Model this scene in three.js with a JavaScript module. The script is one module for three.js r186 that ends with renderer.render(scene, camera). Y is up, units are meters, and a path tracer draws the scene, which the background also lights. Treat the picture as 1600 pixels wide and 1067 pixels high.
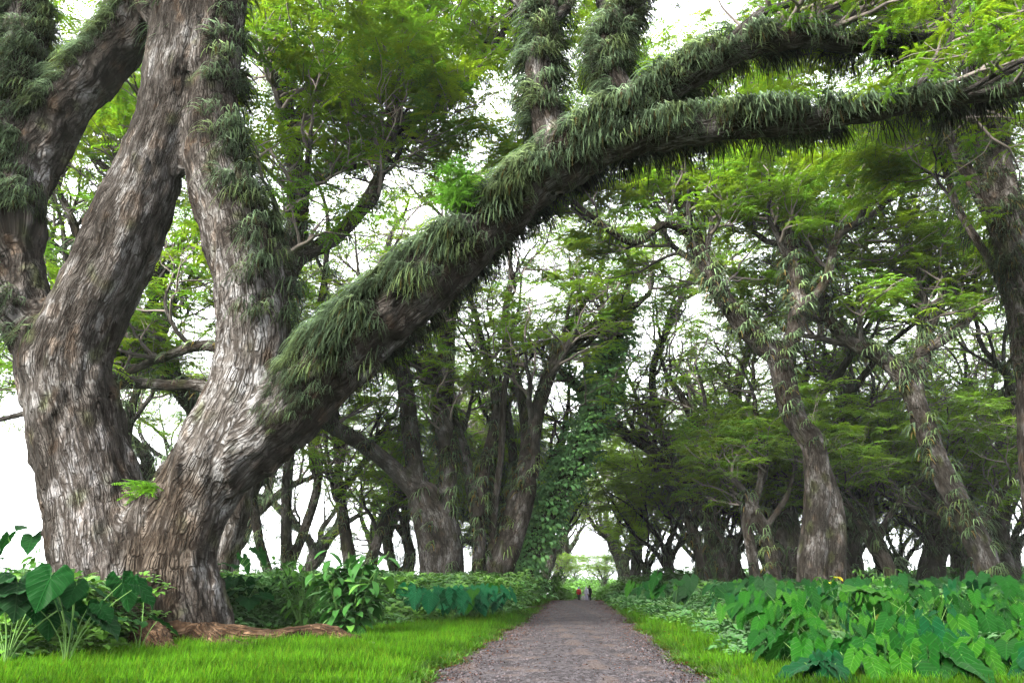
import * as THREE from 'three';
import { createNoise3D } from 'simplex-noise';

// ---------------------------------------------------------------- camera, sky, sun, exposure
const PW = 1600, PH = 1067, FOCAL = 1100, HORIZON = 905, EYE = 1.2;
const TILT = Math.atan((HORIZON - PH / 2) / FOCAL);
const scene = new THREE.Scene();
const camera = new THREE.PerspectiveCamera(2 * Math.atan(PH / 2 / FOCAL) * 180 / Math.PI, PW / PH, 0.1, 2000);
camera.position.set(0, EYE, 0);
camera.rotation.x = TILT;
const renderer = new THREE.WebGLRenderer({ antialias: true });
renderer.setSize(1024, 682);
renderer.toneMapping = THREE.LinearToneMapping;
renderer.toneMappingExposure = 8.6;
renderer.shadowMap.enabled = true;
const SUN_DIR = new THREE.Vector3(-0.55, 0.5, 0.67).normalize();
const sun = new THREE.DirectionalLight(new THREE.Color(1, 0.95, 0.84), 4);
sun.name = 'sun';
sun.position.copy(SUN_DIR).multiplyScalar(120);
sun.castShadow = true;
sun.shadow.radius = 40;
sun.shadow.mapSize.set(2048, 2048);
Object.assign(sun.shadow.camera, { left: -60, right: 60, top: 60, bottom: -60, near: 1, far: 300 });
scene.add(sun, sun.target);
scene.fog = new THREE.FogExp2(new THREE.Color(0.9, 1, 0.88), 0.00013);

{
  const w = 256, h = 128, data = new Float32Array(w * h * 4);
  for (let y = 0; y < h; y++) for (let x = 0; x < w; x++) {
    const up = ((y + 0.5) / h - 0.5) * Math.PI, az = ((x + 0.5) / w - 0.5) * Math.PI * 2;
    const d = new THREE.Vector3(Math.cos(up) * Math.cos(az), Math.sin(up), Math.cos(up) * Math.sin(az));
    const glow = Math.pow(Math.max(0, d.dot(SUN_DIR)), 3);
    const L = up > 0 ? 0.68 + 0.22 * Math.sin(up) + 0.25 * glow : 0.17;
    const i = (y * w + x) * 4;
    data[i] = L * 0.95; data[i + 1] = L * 0.985; data[i + 2] = L * 1.03; data[i + 3] = 1;
  }
  const t = new THREE.DataTexture(data, w, h, THREE.RGBAFormat, THREE.FloatType);
  t.mapping = THREE.EquirectangularReflectionMapping;
  t.magFilter = THREE.LinearFilter; t.needsUpdate = true;
  scene.background = t; scene.environment = t;
}

// ---------------------------------------------------------------- helpers
const V = (x, y, z) => new THREE.Vector3(x, y, z);
function rngOf(seed) {
  let a = seed >>> 0;
  return () => { a = (a + 0x6d2b79f5) | 0; let t = Math.imul(a ^ (a >>> 15), 1 | a); t = (t + Math.imul(t ^ (t >>> 7), 61 | t)) ^ t; return ((t ^ (t >>> 14)) >>> 0) / 4294967296; };
}
const R0 = rngOf(11);
const noise3 = createNoise3D(rngOf(5));
const lerp = (a, b, t) => a + (b - a) * t, clamp = (x, a, b) => Math.min(b, Math.max(a, x));
const smooth = (a, b, x) => { const t = clamp((x - a) / (b - a), 0, 1); return t * t * (3 - 2 * t); };
const CT = Math.cos(TILT), ST = Math.sin(TILT);
function ray(x, y) {
  const u = (x - PW / 2) / FOCAL, v = (PH / 2 - y) / FOCAL;
  return V(u, ST + v * CT, -CT + v * ST);
}
// a place seen in direction (x, y) at a distance along the avenue, and the metres that one photo pixel spans there
function place(x, y, depth) { const r = ray(x, y), k = depth / -r.z; return V(r.x * k, EYE + r.y * k, -depth); }
function pixelSize(x, y, depth) { return depth / -ray(x, y).z / FOCAL; }
// the lie of the land: level at first, then falling gently away beyond 43 m
function land(x, z) {
  const d = -z;
  let g = 0;
  if (d > 41) g -= 0.029 * (Math.min(d, 86) - 41) * smooth(38, 56, d);
  if (d > 86) g -= 0.010 * (Math.min(d, 160) - 86);
  return g;
}
function onGround(x, y) {
  const r = ray(x, y); let k = EYE / -r.y;
  return V(r.x * k, 0, r.z * k);
}
const numbers = {};
function numbered(name) { const n = numbers[name] = (numbers[name] ?? -1) + 1; return n ? name + '_' + String(n).padStart(3, '0') : name; }
function shade(o) { o.castShadow = o.receiveShadow = true; return o; }
function part(name, geometry, material, parent) { const m = shade(new THREE.Mesh(geometry, material)); m.name = numbered(name); parent.add(m); return m; }
function thing(name, label, category, pos, group) {
  const o = new THREE.Group(); o.name = numbered(name); if (pos) o.position.copy(pos);
  o.userData = { label, category }; if (group) o.userData.group = group;
  scene.add(o); return o;
}
function instances(name, geometry, material, list, parent, kind = 'stuff') {
  const m = shade(new THREE.InstancedMesh(geometry, material, list.length));
  const c = new THREE.Color();
  list.forEach((it, i) => { m.setMatrixAt(i, it.m); m.setColorAt(i, c.setRGB(...(it.c ?? [1, 1, 1]))); });
  m.name = numbered(name); if (kind) m.userData.kind = kind; parent.add(m); return m;
}
const _q = new THREE.Quaternion(), _e = new THREE.Euler(), _s = new THREE.Vector3();
function mat(p, rx, ry, rz, s) {
  _q.setFromEuler(_e.set(rx, ry, rz, 'YXZ'));
  if (typeof s === 'number') _s.set(s, s, s); else _s.copy(s);
  return new THREE.Matrix4().compose(p, _q, _s);
}

class MB {
  constructor() { this.p = []; this.n = []; this.u = []; this.c = []; this.i = []; }
  get count() { return this.p.length / 3; }
  v(p, n, u, w, c) { this.p.push(p.x, p.y, p.z); this.n.push(n.x, n.y, n.z); this.u.push(u, w); this.c.push(...(c ?? [1, 1, 1])); return this.count - 1; }
  t(a, b, c) { this.i.push(a, b, c); }
  geo(colors = true) {
    const g = new THREE.BufferGeometry();
    g.setAttribute('position', new THREE.Float32BufferAttribute(this.p, 3));
    g.setAttribute('normal', new THREE.Float32BufferAttribute(this.n, 3));
    g.setAttribute('uv', new THREE.Float32BufferAttribute(this.u, 2));
    if (colors) g.setAttribute('color', new THREE.Float32BufferAttribute(this.c, 3));
    g.setIndex(this.i); return g;
  }
}
function frames(pts) {
  const T = [], N = [], B = [];
  for (let i = 0; i < pts.length; i++) T.push(pts[Math.min(i + 1, pts.length - 1)].clone().sub(pts[Math.max(i - 1, 0)]).normalize());
  let n = Math.abs(T[0].y) < 0.9 ? V(0, 1, 0) : V(1, 0, 0);
  for (let i = 0; i < pts.length; i++) {
    n = n.clone().addScaledVector(T[i], -n.dot(T[i])).normalize();
    N.push(n); B.push(T[i].clone().cross(n));
  }
  return { T, N, B };
}
function tube(mb, pts, rad, sides, tint) {
  const { T, N, B } = frames(pts); let s = 0; const rep = Math.max(1, Math.round(rad[0] * 6.28 / 1.2));
  const from = mb.count;
  for (let i = 0; i < pts.length; i++) {
    if (i) s += pts[i].distanceTo(pts[i - 1]);
    for (let k = 0; k <= sides; k++) {
      const a = k / sides * Math.PI * 2, d = N[i].clone().multiplyScalar(Math.cos(a)).addScaledVector(B[i], Math.sin(a));
      mb.v(pts[i].clone().addScaledVector(d, rad[i]), d, k / sides * rep, s / 2.4, tint);
    }
  }
  for (let i = 0; i + 1 < pts.length; i++) for (let k = 0; k < sides; k++) {
    const a = from + i * (sides + 1) + k, b = a + sides + 1;
    mb.t(a, a + 1, b); mb.t(a + 1, b + 1, b);
  }
}
function curve(pts, step) {               // Catmull-Rom through [position, radius] -> even samples
  const c = new THREE.CatmullRomCurve3(pts.map((p) => p.p), false, 'centripetal');
  const n = Math.max(pts.length * 2, Math.ceil(c.getLength() / step)), P = [], Rr = [];
  for (let i = 0; i <= n; i++) {
    const t = i / n, f = t * (pts.length - 1), a = Math.min(pts.length - 2, Math.floor(f));
    P.push(c.getPoint(t)); Rr.push(lerp(pts[a].r, pts[a + 1].r, f - a));
  }
  return { p: P, r: Rr };
}

// ---------------------------------------------------------------- procedural textures
function lattice(seed, nx, ny) { const r = rngOf(seed), a = new Float32Array(nx * ny); for (let i = 0; i < a.length; i++) a[i] = r(); return a; }
function tileNoise(seed, nx, ny) {        // periodic value noise over the unit square
  const a = lattice(seed, nx, ny);
  return (u, v) => {
    const x = (u - Math.floor(u)) * nx, y = (v - Math.floor(v)) * ny, i = Math.floor(x), j = Math.floor(y);
    let fx = x - i, fy = y - j; fx = fx * fx * (3 - 2 * fx); fy = fy * fy * (3 - 2 * fy);
    const i0 = i % nx, i1 = (i + 1) % nx, j0 = (j % ny) * nx, j1 = ((j + 1) % ny) * nx;
    return lerp(lerp(a[j0 + i0], a[j0 + i1], fx), lerp(a[j1 + i0], a[j1 + i1], fx), fy);
  };
}
function dataTexture(size, fn, srgb = false) {
  const d = new Uint8Array(size * size * 4);
  for (let y = 0; y < size; y++) for (let x = 0; x < size; x++) {
    const c = fn((x + 0.5) / size, (y + 0.5) / size), i = (y * size + x) * 4;
    for (let k = 0; k < 3; k++) { let q = clamp(Array.isArray(c) ? c[k] : c, 0, 1); if (srgb) q = q < 0.0031308 ? q * 12.92 : 1.055 * Math.pow(q, 1 / 2.4) - 0.055; d[i + k] = q * 255; }
    d[i + 3] = 255;
  }
  const t = new THREE.DataTexture(d, size, size, THREE.RGBAFormat);
  t.wrapS = t.wrapT = THREE.RepeatWrapping; t.magFilter = THREE.LinearFilter; t.minFilter = THREE.LinearMipmapLinearFilter;
  if (srgb) t.colorSpace = THREE.SRGBColorSpace; t.needsUpdate = true; return t;
}
const mixc = (a, b, t) => [lerp(a[0], b[0], t), lerp(a[1], b[1], t), lerp(a[2], b[2], t)];

let barkMap, barkBump;
{
  const S = 1024, hgt = new Float32Array(S * S);
  const w1 = tileNoise(1, 5, 3), w2 = tileNoise(2, 14, 7), w3 = tileNoise(3, 40, 20), o1 = tileNoise(4, 26, 6), o2 = tileNoise(5, 54, 17), o3 = tileNoise(6, 116, 52), o4 = tileNoise(7, 220, 60), gr = tileNoise(8, 300, 240), wd = tileNoise(9, 9, 6), pl = tileNoise(10, 34, 22);
  const rid = (x) => Math.abs(2 * x - 1);
  for (let y = 0; y < S; y++) for (let x = 0; x < S; x++) {
    const u = x / S, v = y / S, du = (w1(u, v) - 0.5) * 0.075 + (w2(u, v) - 0.5) * 0.03 + (w3(u, v) - 0.5) * 0.012, dv = (w2(v, u) - 0.5) * 0.08 + (w3(v, u) - 0.5) * 0.03;
    const a = rid(o1(u + du, v + dv)), b = rid(o2(u + du, v + dv)), c = rid(o3(u + du, v)), wide = 0.18 + 0.45 * wd(u, v);
    let h = smooth(0, wide, a) * lerp(0.55, 1, smooth(0, 0.45, b));
    h = h * 0.5 + 0.2 * b + 0.14 * c + 0.08 * rid(o4(u, v)) + 0.05 * gr(u, v) + 0.08 * smooth(0.35, 0.65, pl(u, v)) * h;
    hgt[y * S + x] = h;
  }
  const at = (u, v) => hgt[Math.min(S - 1, Math.floor(v * S)) * S + Math.min(S - 1, Math.floor(u * S))];
  barkBump = dataTexture(S, (u, v) => at(u, v));
  const p1 = tileNoise(21, 6, 5), p2 = tileNoise(22, 22, 18);
  barkMap = dataTexture(S, (u, v) => {
    const h = at(u, v), q = p1(u, v) * 0.6 + p2(u, v) * 0.4;
    const ridge = mixc([0.044, 0.0395, 0.036], [0.1, 0.0975, 0.096], smooth(0.35, 0.7, q));
    return mixc([0.012, 0.01, 0.0085], ridge, smooth(0.12, 0.9, h));
  }, true);
}
const M = {};
M.bark = new THREE.MeshPhysicalMaterial({ specularIntensity: 0.12, name: 'bark', map: barkMap, bumpMap: barkBump, bumpScale: 0.06, roughness: 0.95, vertexColors: true });
M.twig = new THREE.MeshPhysicalMaterial({ specularIntensity: 0.12, name: 'twig bark', color: new THREE.Color().setRGB(0.11, 0.095, 0.085), roughness: 0.95 });
M.root = new THREE.MeshPhysicalMaterial({ specularIntensity: 0.12, name: 'root bark', map: barkMap, bumpMap: barkBump, bumpScale: 0.04, roughness: 1, color: new THREE.Color().setRGB(0.42, 0.27, 0.17) });
const leafy = (name, r, g, b, t = 0.5, o = {}) => new THREE.MeshPhysicalMaterial({ name, color: new THREE.Color().setRGB(r, g, b), roughness: 1, transmission: t, thickness: 0, specularIntensity: 0.12, side: THREE.DoubleSide, ...o });
M.crown = leafy('crown leaf', 0.35, 0.65, 0.035, 0.58);
M.fern = leafy('fern strap', 0.088, 0.128, 0.068, 0.4, { specularIntensity: 0.2, vertexColors: true });
M.vine = leafy('vine leaf', 0.12, 0.25, 0.085, 0.4, { clearcoat: 0.06, clearcoatRoughness: 0.4 });
M.cover = leafy('ground cover leaf', 0.03, 0.083, 0.015, 0.35, { clearcoat: 0.06, clearcoatRoughness: 0.4 });
M.grass = leafy('grass blade', 0.085, 0.26, 0.012, 0.42);
M.stalk = new THREE.MeshPhysicalMaterial({ specularIntensity: 0.12, name: 'stalk', color: new THREE.Color().setRGB(0.05, 0.1, 0.025), roughness: 0.6 });

// ---------------------------------------------------------------- woody surfaces: smooth union of tapered limbs, meshed with surface nets
function woodField(limbs, k, noiseAmp) {
  // limbs: [{p:[Vector3], r:[]}], evaluated per limb and joined by an exponential smooth minimum
  const caps = [];
  limbs.forEach((L, l) => { for (let i = 0; i + 1 < L.p.length; i++) { const a = L.p[i], b = L.p[i + 1]; caps.push({ l, i, ax: a.x, ay: a.y, az: a.z, bx: b.x - a.x, by: b.y - a.y, bz: b.z - a.z, bb: Math.max(1e-9, a.distanceToSquared(b)), ra: L.r[i], rb: L.r[i + 1] }); } });
  const per = new Float64Array(limbs.length);
  const f = (x, y, z, list) => {
    per.fill(1e3); let rr = 0.3, best = 1e3;
    for (const c of list) {
      const dx = x - c.ax, dy = y - c.ay, dz = z - c.az;
      let t = (dx * c.bx + dy * c.by + dz * c.bz) / c.bb; t = t < 0 ? 0 : t > 1 ? 1 : t;
      const ex = dx - c.bx * t, ey = dy - c.by * t, ez = dz - c.bz * t, r = c.ra + (c.rb - c.ra) * t;
      const d = Math.sqrt(ex * ex + ey * ey + ez * ez) - r;
      if (d < per[c.l]) per[c.l] = d;
      if (d < best) { best = d; rr = r; }
    }
    let s = 0; const kk = Math.min(k, rr * 0.35 + 0.01);
    for (let l = 0; l < per.length; l++) if (per[l] < best + 6 * kk) s += Math.exp(-(per[l] - best) / kk);
    let d = best - kk * Math.log(s);
    if (noiseAmp) d -= noiseAmp * Math.min(1, rr / 0.55) * (noise3(x * 1.5, y * 0.4, z * 1.5) * 0.6 + noise3(x * 3.3 + 7, y * 1.1, z * 3.3) * 0.28 + noise3(x * 7, y * 3.2, z * 7) * 0.12);
    return d;
  };
  return { caps, f };
}
function surfaceNets(limbs, cell, k = 0.12, noiseAmp = 0.1) {
  const { caps, f } = woodField(limbs, k, noiseAmp), BS = 6, bw = BS * cell, blocks = new Map(), OFF = 2048;
  const key = (i, j, q) => ((i + OFF) * 4096 + j + OFF) * 4096 + q + OFF;
  for (const c of caps) {
    const m = Math.max(c.ra, c.rb) + k + 2 * cell + noiseAmp;
    const lo = [Math.min(c.ax, c.ax + c.bx) - m, Math.min(c.ay, c.ay + c.by) - m, Math.min(c.az, c.az + c.bz) - m].map((x) => Math.floor(x / bw));
    const hi = [Math.max(c.ax, c.ax + c.bx) + m, Math.max(c.ay, c.ay + c.by) + m, Math.max(c.az, c.az + c.bz) + m].map((x) => Math.floor(x / bw));
    for (let i = lo[0]; i <= hi[0]; i++) for (let j = lo[1]; j <= hi[1]; j++) for (let q = lo[2]; q <= hi[2]; q++) {
      const kk = key(i, j, q); let b = blocks.get(kk); if (!b) blocks.set(kk, b = { i, j, q, list: [] }); b.list.push(c);
    }
  }
  const pos = [], cellV = new Map(), edges = [], n1 = BS + 1, F = new Float64Array(n1 * n1 * n1);
  for (const b of blocks.values()) {
    const cx = (b.i + 0.5) * bw, cy = (b.j + 0.5) * bw, cz = (b.q + 0.5) * bw, far = bw * 0.87 + noiseAmp + k;
    // a block whose centre is far from the surface holds none of it
    if (Math.abs(f(cx, cy, cz, b.list)) > far + 0.3) continue;
    let any = 0;
    for (let i = 0; i < n1; i++) for (let j = 0; j < n1; j++) for (let q = 0; q < n1; q++) {
      const d = f((b.i * BS + i) * cell, (b.j * BS + j) * cell, (b.q * BS + q) * cell, b.list);
      F[(i * n1 + j) * n1 + q] = d; any |= d < 0 ? 1 : 2;
    }
    if (any !== 3) continue;
    for (let i = 0; i < BS; i++) for (let j = 0; j < BS; j++) for (let q = 0; q < BS; q++) {
      let n = 0, sx = 0, sy = 0, sz = 0, mask = 0;
      const at = (a, c, d) => F[((i + a) * n1 + j + c) * n1 + q + d];
      for (let e = 0; e < 8; e++) if (at(e & 1, e >> 1 & 1, e >> 2) < 0) mask |= 1 << e;
      if (mask === 0 || mask === 255) continue;
      for (let e = 0; e < 8; e++) for (let ax = 0; ax < 3; ax++) {
        if (e >> ax & 1) continue;
        const g = e | 1 << ax, in0 = mask >> e & 1, in1 = mask >> g & 1;
        if (in0 === in1) continue;
        const d0 = at(e & 1, e >> 1 & 1, e >> 2), d1 = at(g & 1, g >> 1 & 1, g >> 2), t = d0 / (d0 - d1);
        sx += (e & 1) + (ax === 0 ? t : 0); sy += (e >> 1 & 1) + (ax === 1 ? t : 0); sz += (e >> 2) + (ax === 2 ? t : 0); n++;
      }
      const gi = b.i * BS + i, gj = b.j * BS + j, gq = b.q * BS + q;
      cellV.set(key(gi, gj, gq), pos.length / 3);
      pos.push((gi + sx / n) * cell, (gj + sy / n) * cell, (gq + sz / n) * cell);
      for (let ax = 0; ax < 3; ax++) { const in0 = mask & 1, in1 = mask >> (1 << ax) & 1; if (in0 !== in1) edges.push(gi, gj, gq, ax, in0); }
    }
  }
  const tris = [];
  for (let e = 0; e < edges.length; e += 5) {
    const [i, j, q, ax, inside] = [edges[e], edges[e + 1], edges[e + 2], edges[e + 3], edges[e + 4]];
    const o = [[0, 0, 0], [0, 0, 0], [0, 0, 0]]; const A = (ax + 1) % 3, B = (ax + 2) % 3;
    o[0][A] = -1; o[1][A] = -1; o[1][B] = -1; o[2][B] = -1;
    const a = cellV.get(key(i, j, q)), b = cellV.get(key(i + o[0][0], j + o[0][1], q + o[0][2])), c = cellV.get(key(i + o[1][0], j + o[1][1], q + o[1][2])), d = cellV.get(key(i + o[2][0], j + o[2][1], q + o[2][2]));
    if (a === undefined || b === undefined || c === undefined || d === undefined) continue;
    if (inside) tris.push(a, b, c, a, c, d); else tris.push(a, c, b, a, d, c);
  }
  const g = new THREE.BufferGeometry();
  g.setAttribute('position', new THREE.Float32BufferAttribute(pos, 3)); g.setIndex(tris); g.computeVertexNormals();
  return { pos, nor: g.attributes.normal.array, tris };
}
// splits the surface between the limbs, unrolls bark along each limb, and tints it by patches of lichen, moss and bare brown bark
function woodParts(limbs, cell, parent, tintOf, k, noiseAmp) {
  const { pos, nor, tris } = surfaceNets(limbs, cell, k, noiseAmp);
  const fr = limbs.map((L) => { const s = [0]; for (let i = 1; i < L.p.length; i++) s.push(s[i - 1] + L.p[i].distanceTo(L.p[i - 1])); return { ...frames(L.p), s, rep: Math.max(1, Math.round(Math.max(...L.r) * 0.8 * 6.283 / 1.5)) }; });
  const boxes = limbs.map((L) => { const b = new THREE.Box3().setFromPoints(L.p); return b.expandByScalar(Math.max(...L.r) + 0.5); });
  const nearest = (x, y, z, l) => {
    const L = limbs[l]; let best = 1e9, bi = 0, bt = 0;
    for (let i = 0; i + 1 < L.p.length; i++) {
      const a = L.p[i], b = L.p[i + 1], bx = b.x - a.x, by = b.y - a.y, bz = b.z - a.z;
      let t = ((x - a.x) * bx + (y - a.y) * by + (z - a.z) * bz) / (bx * bx + by * by + bz * bz + 1e-9); t = t < 0 ? 0 : t > 1 ? 1 : t;
      const d = Math.hypot(x - a.x - bx * t, y - a.y - by * t, z - a.z - bz * t) - lerp(L.r[i], L.r[i + 1], t);
      if (d < best) { best = d; bi = i; bt = t; }
    }
    return [best, bi, bt];
  };
  const axisNear = (x, y, z, l) => {
    const L = limbs[l]; let best = 1e9, bi = 0, bt = 0;
    for (let i = 0; i + 1 < L.p.length; i++) {
      const a = L.p[i], b = L.p[i + 1], bx = b.x - a.x, by = b.y - a.y, bz = b.z - a.z;
      let t = ((x - a.x) * bx + (y - a.y) * by + (z - a.z) * bz) / (bx * bx + by * by + bz * bz + 1e-9); t = t < 0 ? 0 : t > 1 ? 1 : t;
      const d = Math.hypot(x - a.x - bx * t, y - a.y - by * t, z - a.z - bz * t);
      if (d < best) { best = d; bi = i; bt = t; }
    }
    return [best, bi, bt];
  };
  const uvOf = (x, y, z, l) => {
    const [, i, t] = axisNear(x, y, z, l), F = fr[l], L = limbs[l], a = L.p[i], b = L.p[i + 1], N = F.N[i], B = F.B[i];
    const dx = x - lerp(a.x, b.x, t), dy = y - lerp(a.y, b.y, t), dz = z - lerp(a.z, b.z, t);
    return [Math.atan2(dx * B.x + dy * B.y + dz * B.z, dx * N.x + dy * N.y + dz * N.z) / 6.28318530718, lerp(F.s[i], F.s[i + 1], t) / 2.0];
  };
  const out = limbs.map(() => ({ mb: new MB(), seen: new Map() })), P = V(0, 0, 0), N = V(0, 0, 0), pt = V(0, 0, 0);
  for (let t = 0; t < tris.length; t += 3) {
    const [a, b, c] = [tris[t], tris[t + 1], tris[t + 2]];
    const x = (pos[a * 3] + pos[b * 3] + pos[c * 3]) / 3, y = (pos[a * 3 + 1] + pos[b * 3 + 1] + pos[c * 3 + 1]) / 3, z = (pos[a * 3 + 2] + pos[b * 3 + 2] + pos[c * 3 + 2]) / 3;
    let bl = 0, bd = 1e9; pt.set(x, y, z);
    for (let l = 0; l < limbs.length; l++) if (boxes[l].containsPoint(pt)) { const d = nearest(x, y, z, l)[0]; if (d < bd) { bd = d; bl = l; } }
    const F = fr[bl], [u0] = uvOf(x, y, z, bl), o = out[bl], ids = [];
    for (const i of [a, b, c]) {
      let [u, v] = uvOf(pos[i * 3], pos[i * 3 + 1], pos[i * 3 + 2], bl), wrap = 0;
      if (u - u0 > 0.5) { u -= 1; wrap = 1; } else if (u0 - u > 0.5) { u += 1; wrap = 2; }
      const kk = i * 3 + wrap; let id = o.seen.get(kk);
      if (id === undefined) {
        P.set(pos[i * 3], pos[i * 3 + 1], pos[i * 3 + 2]); N.set(nor[i * 3], nor[i * 3 + 1], nor[i * 3 + 2]);
        id = o.mb.v(P, N, u * F.rep, v, tintOf(P, N)); o.seen.set(kk, id);
      }
      ids.push(id);
    }
    o.mb.t(...ids);
  }
  return limbs.map((L, l) => (out[l].mb.count ? part(L.name, out[l].mb.geo(), M.bark, parent) : null));
}
function barkTint(pale, mossy) {
  return (p, n) => {
    const a = noise3(p.x * 0.7, p.y * 0.45, p.z * 0.7), b = noise3(p.x * 2.1 + 30, p.y * 1.0, p.z * 2.1), c = noise3(p.x * 5, p.y * 2.2 + 9, p.z * 5);
    let t = mixc([0.42, 0.38, 0.35], [1.25, 1.24, 1.25], smooth(-0.3, 0.6, a + 0.45 * b + 0.2 * c + pale));
    t = mixc(t, [0.75, 0.5, 0.3], smooth(0.35, 0.8, b + 0.3 * c) * 0.5);
    t = mixc(t, [0.5, 0.6, 0.25], smooth(0.25, 0.8, noise3(p.x * 1.3 - 11, p.y * 0.8, p.z * 1.3) + mossy + 0.3 * n.y) * 0.8);
    return t;
  };
}

// ---------------------------------------------------------------- foliage pieces
function quadLeaf(mb, o, dir, up, len, wid, tint, fold = 0.15) {     // a leaflet: two triangles folded along the midrib
  const side = dir.clone().cross(up).normalize(), n = side.clone().cross(dir).normalize();
  const mid = o.clone().addScaledVector(dir, len * 0.5), tip = o.clone().addScaledVector(dir, len).addScaledVector(n, -len * 0.12);
  const l = mid.clone().addScaledVector(side, wid).addScaledVector(n, wid * fold), r = mid.clone().addScaledVector(side, -wid).addScaledVector(n, wid * fold);
  const a = mb.v(o, n, 0.5, 0, tint), b = mb.v(l, n, 0, 0.5, tint), c = mb.v(tip, n, 0.5, 1, tint), d = mb.v(r, n, 1, 0.5, tint);
  mb.t(a, c, b); mb.t(a, d, c);
}
function broadLeaf(mb, o, dir, up, len, wid, tint, droop = 0.3, segs = 4, fold = 0.25) {   // a pointed blade bent along its length and folded at the midrib
  const side = dir.clone().cross(up).normalize(); let d = dir.clone(), p = o.clone(); const rows = [];
  for (let i = 0; i <= segs; i++) {
    const t = i / segs, w = wid * Math.pow(Math.sin(Math.PI * Math.min(1, 0.06 + t * 0.94)), 0.8), n = side.clone().cross(d).normalize();
    const e = n.clone().multiplyScalar(w * fold);
    rows.push([mb.v(p.clone().addScaledVector(side, w).add(e), n, 0, t, tint), mb.v(p, n, 0.5, t, tint), mb.v(p.clone().addScaledVector(side, -w).add(e), n, 1, t, tint)]);
    p = p.clone().addScaledVector(d, len / segs); d = d.clone().add(V(0, -droop / segs * 1.6, 0)).normalize();
  }
  for (let i = 0; i < segs; i++) for (let k = 0; k < 2; k++) { const a = rows[i][k], b = rows[i][k + 1], c = rows[i + 1][k], e = rows[i + 1][k + 1]; mb.t(a, c, b); mb.t(b, c, e); }
}
// a flat spray of feathery leaf: twiglets fanning out with paired leaflets
function spray(seed, pinnae, leaflets, len, wid) {
  const r = rngOf(seed), mb = new MB();
  for (let i = 0; i < pinnae; i++) {
    const a = (i + r() * 0.8) / pinnae * Math.PI * 2, L = 0.45 + r() * 0.35, e = -0.05 + r() * 0.35, o = V((r() - 0.5) * 0.35, (r() - 0.5) * 0.16, (r() - 0.5) * 0.35);
    for (let k = 1; k <= leaflets; k++) {
      const t = k / leaflets, dir = V(Math.cos(a), e - t * 0.5, Math.sin(a)).normalize(), p = o.clone().add(V(Math.cos(a) * L * t, e * L * t - 0.28 * t * t * L, Math.sin(a) * L * t));
      for (const s of [-1, 1]) {
        const side = V(-Math.sin(a) * s, 0, Math.cos(a) * s), d = side.addScaledVector(dir, 0.7).add(V(0, (r() - 0.6) * 0.5, 0)).normalize();
        const q = 0.8 + r() * 0.4;
        quadLeaf(mb, p, d, V((r() - 0.5) * 0.7, 1, (r() - 0.5) * 0.7).normalize(), len * q, wid * q, [q, q, q]);
      }
    }
  }
  return mb.geo(false);
}
const SPRAYS = [0, 1, 2, 3].map((i) => spray(100 + i, 8, 9, 0.125, 0.03));
const FINE = [0, 1].map((i) => spray(140 + i, 9, 12, 0.085, 0.021));
// a tuft of strap ferns that lean out along +z and hang
function fernTuft(seed, n, w) {
  const r = rngOf(seed), mb = new MB();
  for (let i = 0; i < n; i++) {
    const az = (r() - 0.5) * 2.2, L = 0.35 + r() * 0.5, tone = r() < 0.4 ? 1.2 + 0.9 * r() : 0.25 + 0.5 * r(), dead = r() < 0.09, tc = dead ? [tone * 1.9, tone * 0.95, tone * 0.6] : [tone, tone, tone * (0.85 + 0.3 * r())]; let el = 0.2 + r() * 0.9, p = V((r() - 0.5) * 0.28, (r() - 0.5) * 0.2, (r() - 0.5) * 0.1);
    const side0 = V(Math.cos(az), 0, -Math.sin(az)), segs = 5, rows = []; let bend = az;
    for (let k = 0; k <= segs; k++) {
      const t = k / segs, d = V(Math.sin(bend) * Math.cos(el), Math.sin(el), Math.cos(bend) * Math.cos(el)), n0 = side0.clone().cross(d).normalize(), ww = w * (1 - 0.65 * t * t) * (k ? 1 : 0.6);
      rows.push([mb.v(p.clone().addScaledVector(side0, ww), n0, 0, t, tc), mb.v(p.clone().addScaledVector(side0, -ww), n0, 1, t, tc)]);
      p = p.clone().addScaledVector(d, L / segs); el = lerp(el, -1.45, 0.42); bend += (r() - 0.5) * 0.3;
    }
    for (let k = 0; k < segs; k++) { const [a, b] = rows[k], [c, d] = rows[k + 1]; mb.t(a, b, c); mb.t(b, d, c); }
  }
  return mb.geo();
}
const FERNS = [0, 1, 2].map((i) => fernTuft(200 + i, 15, 0.0105)), FAR_FERNS = [0, 1].map((i) => fernTuft(210 + i, 9, 0.022));
function clump(seed, n, len, wid, spreadR, h, droop) {      // leafy clump for ground cover, shrubs and climbers
  const r = rngOf(seed), mb = new MB();
  for (let i = 0; i < n; i++) {
    const a = r() * 6.283, q = Math.sqrt(r()) * spreadR, o = V(Math.cos(a) * q, h * (0.25 + 0.75 * r()) * (1 - 0.4 * q / spreadR), Math.sin(a) * q), b = a + (r() - 0.5) * 1.6, e = r() * 0.8 - 0.15, s = 0.65 + r() * 0.6;
    broadLeaf(mb, o, V(Math.cos(b) * Math.cos(e), Math.sin(e), Math.sin(b) * Math.cos(e)), V(0, 1, 0), len * s, wid * s, null, droop, 3);
  }
  return mb.geo(false);
}
const CLUMPS = [0, 1, 2].map((i) => clump(230 + i, 26, 0.26, 0.075, 0.45, 0.5, 0.6));
const VINES = [0, 1].map((i) => clump(240 + i, 16, 0.22, 0.06, 0.32, 0.3, 1.4));

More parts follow.
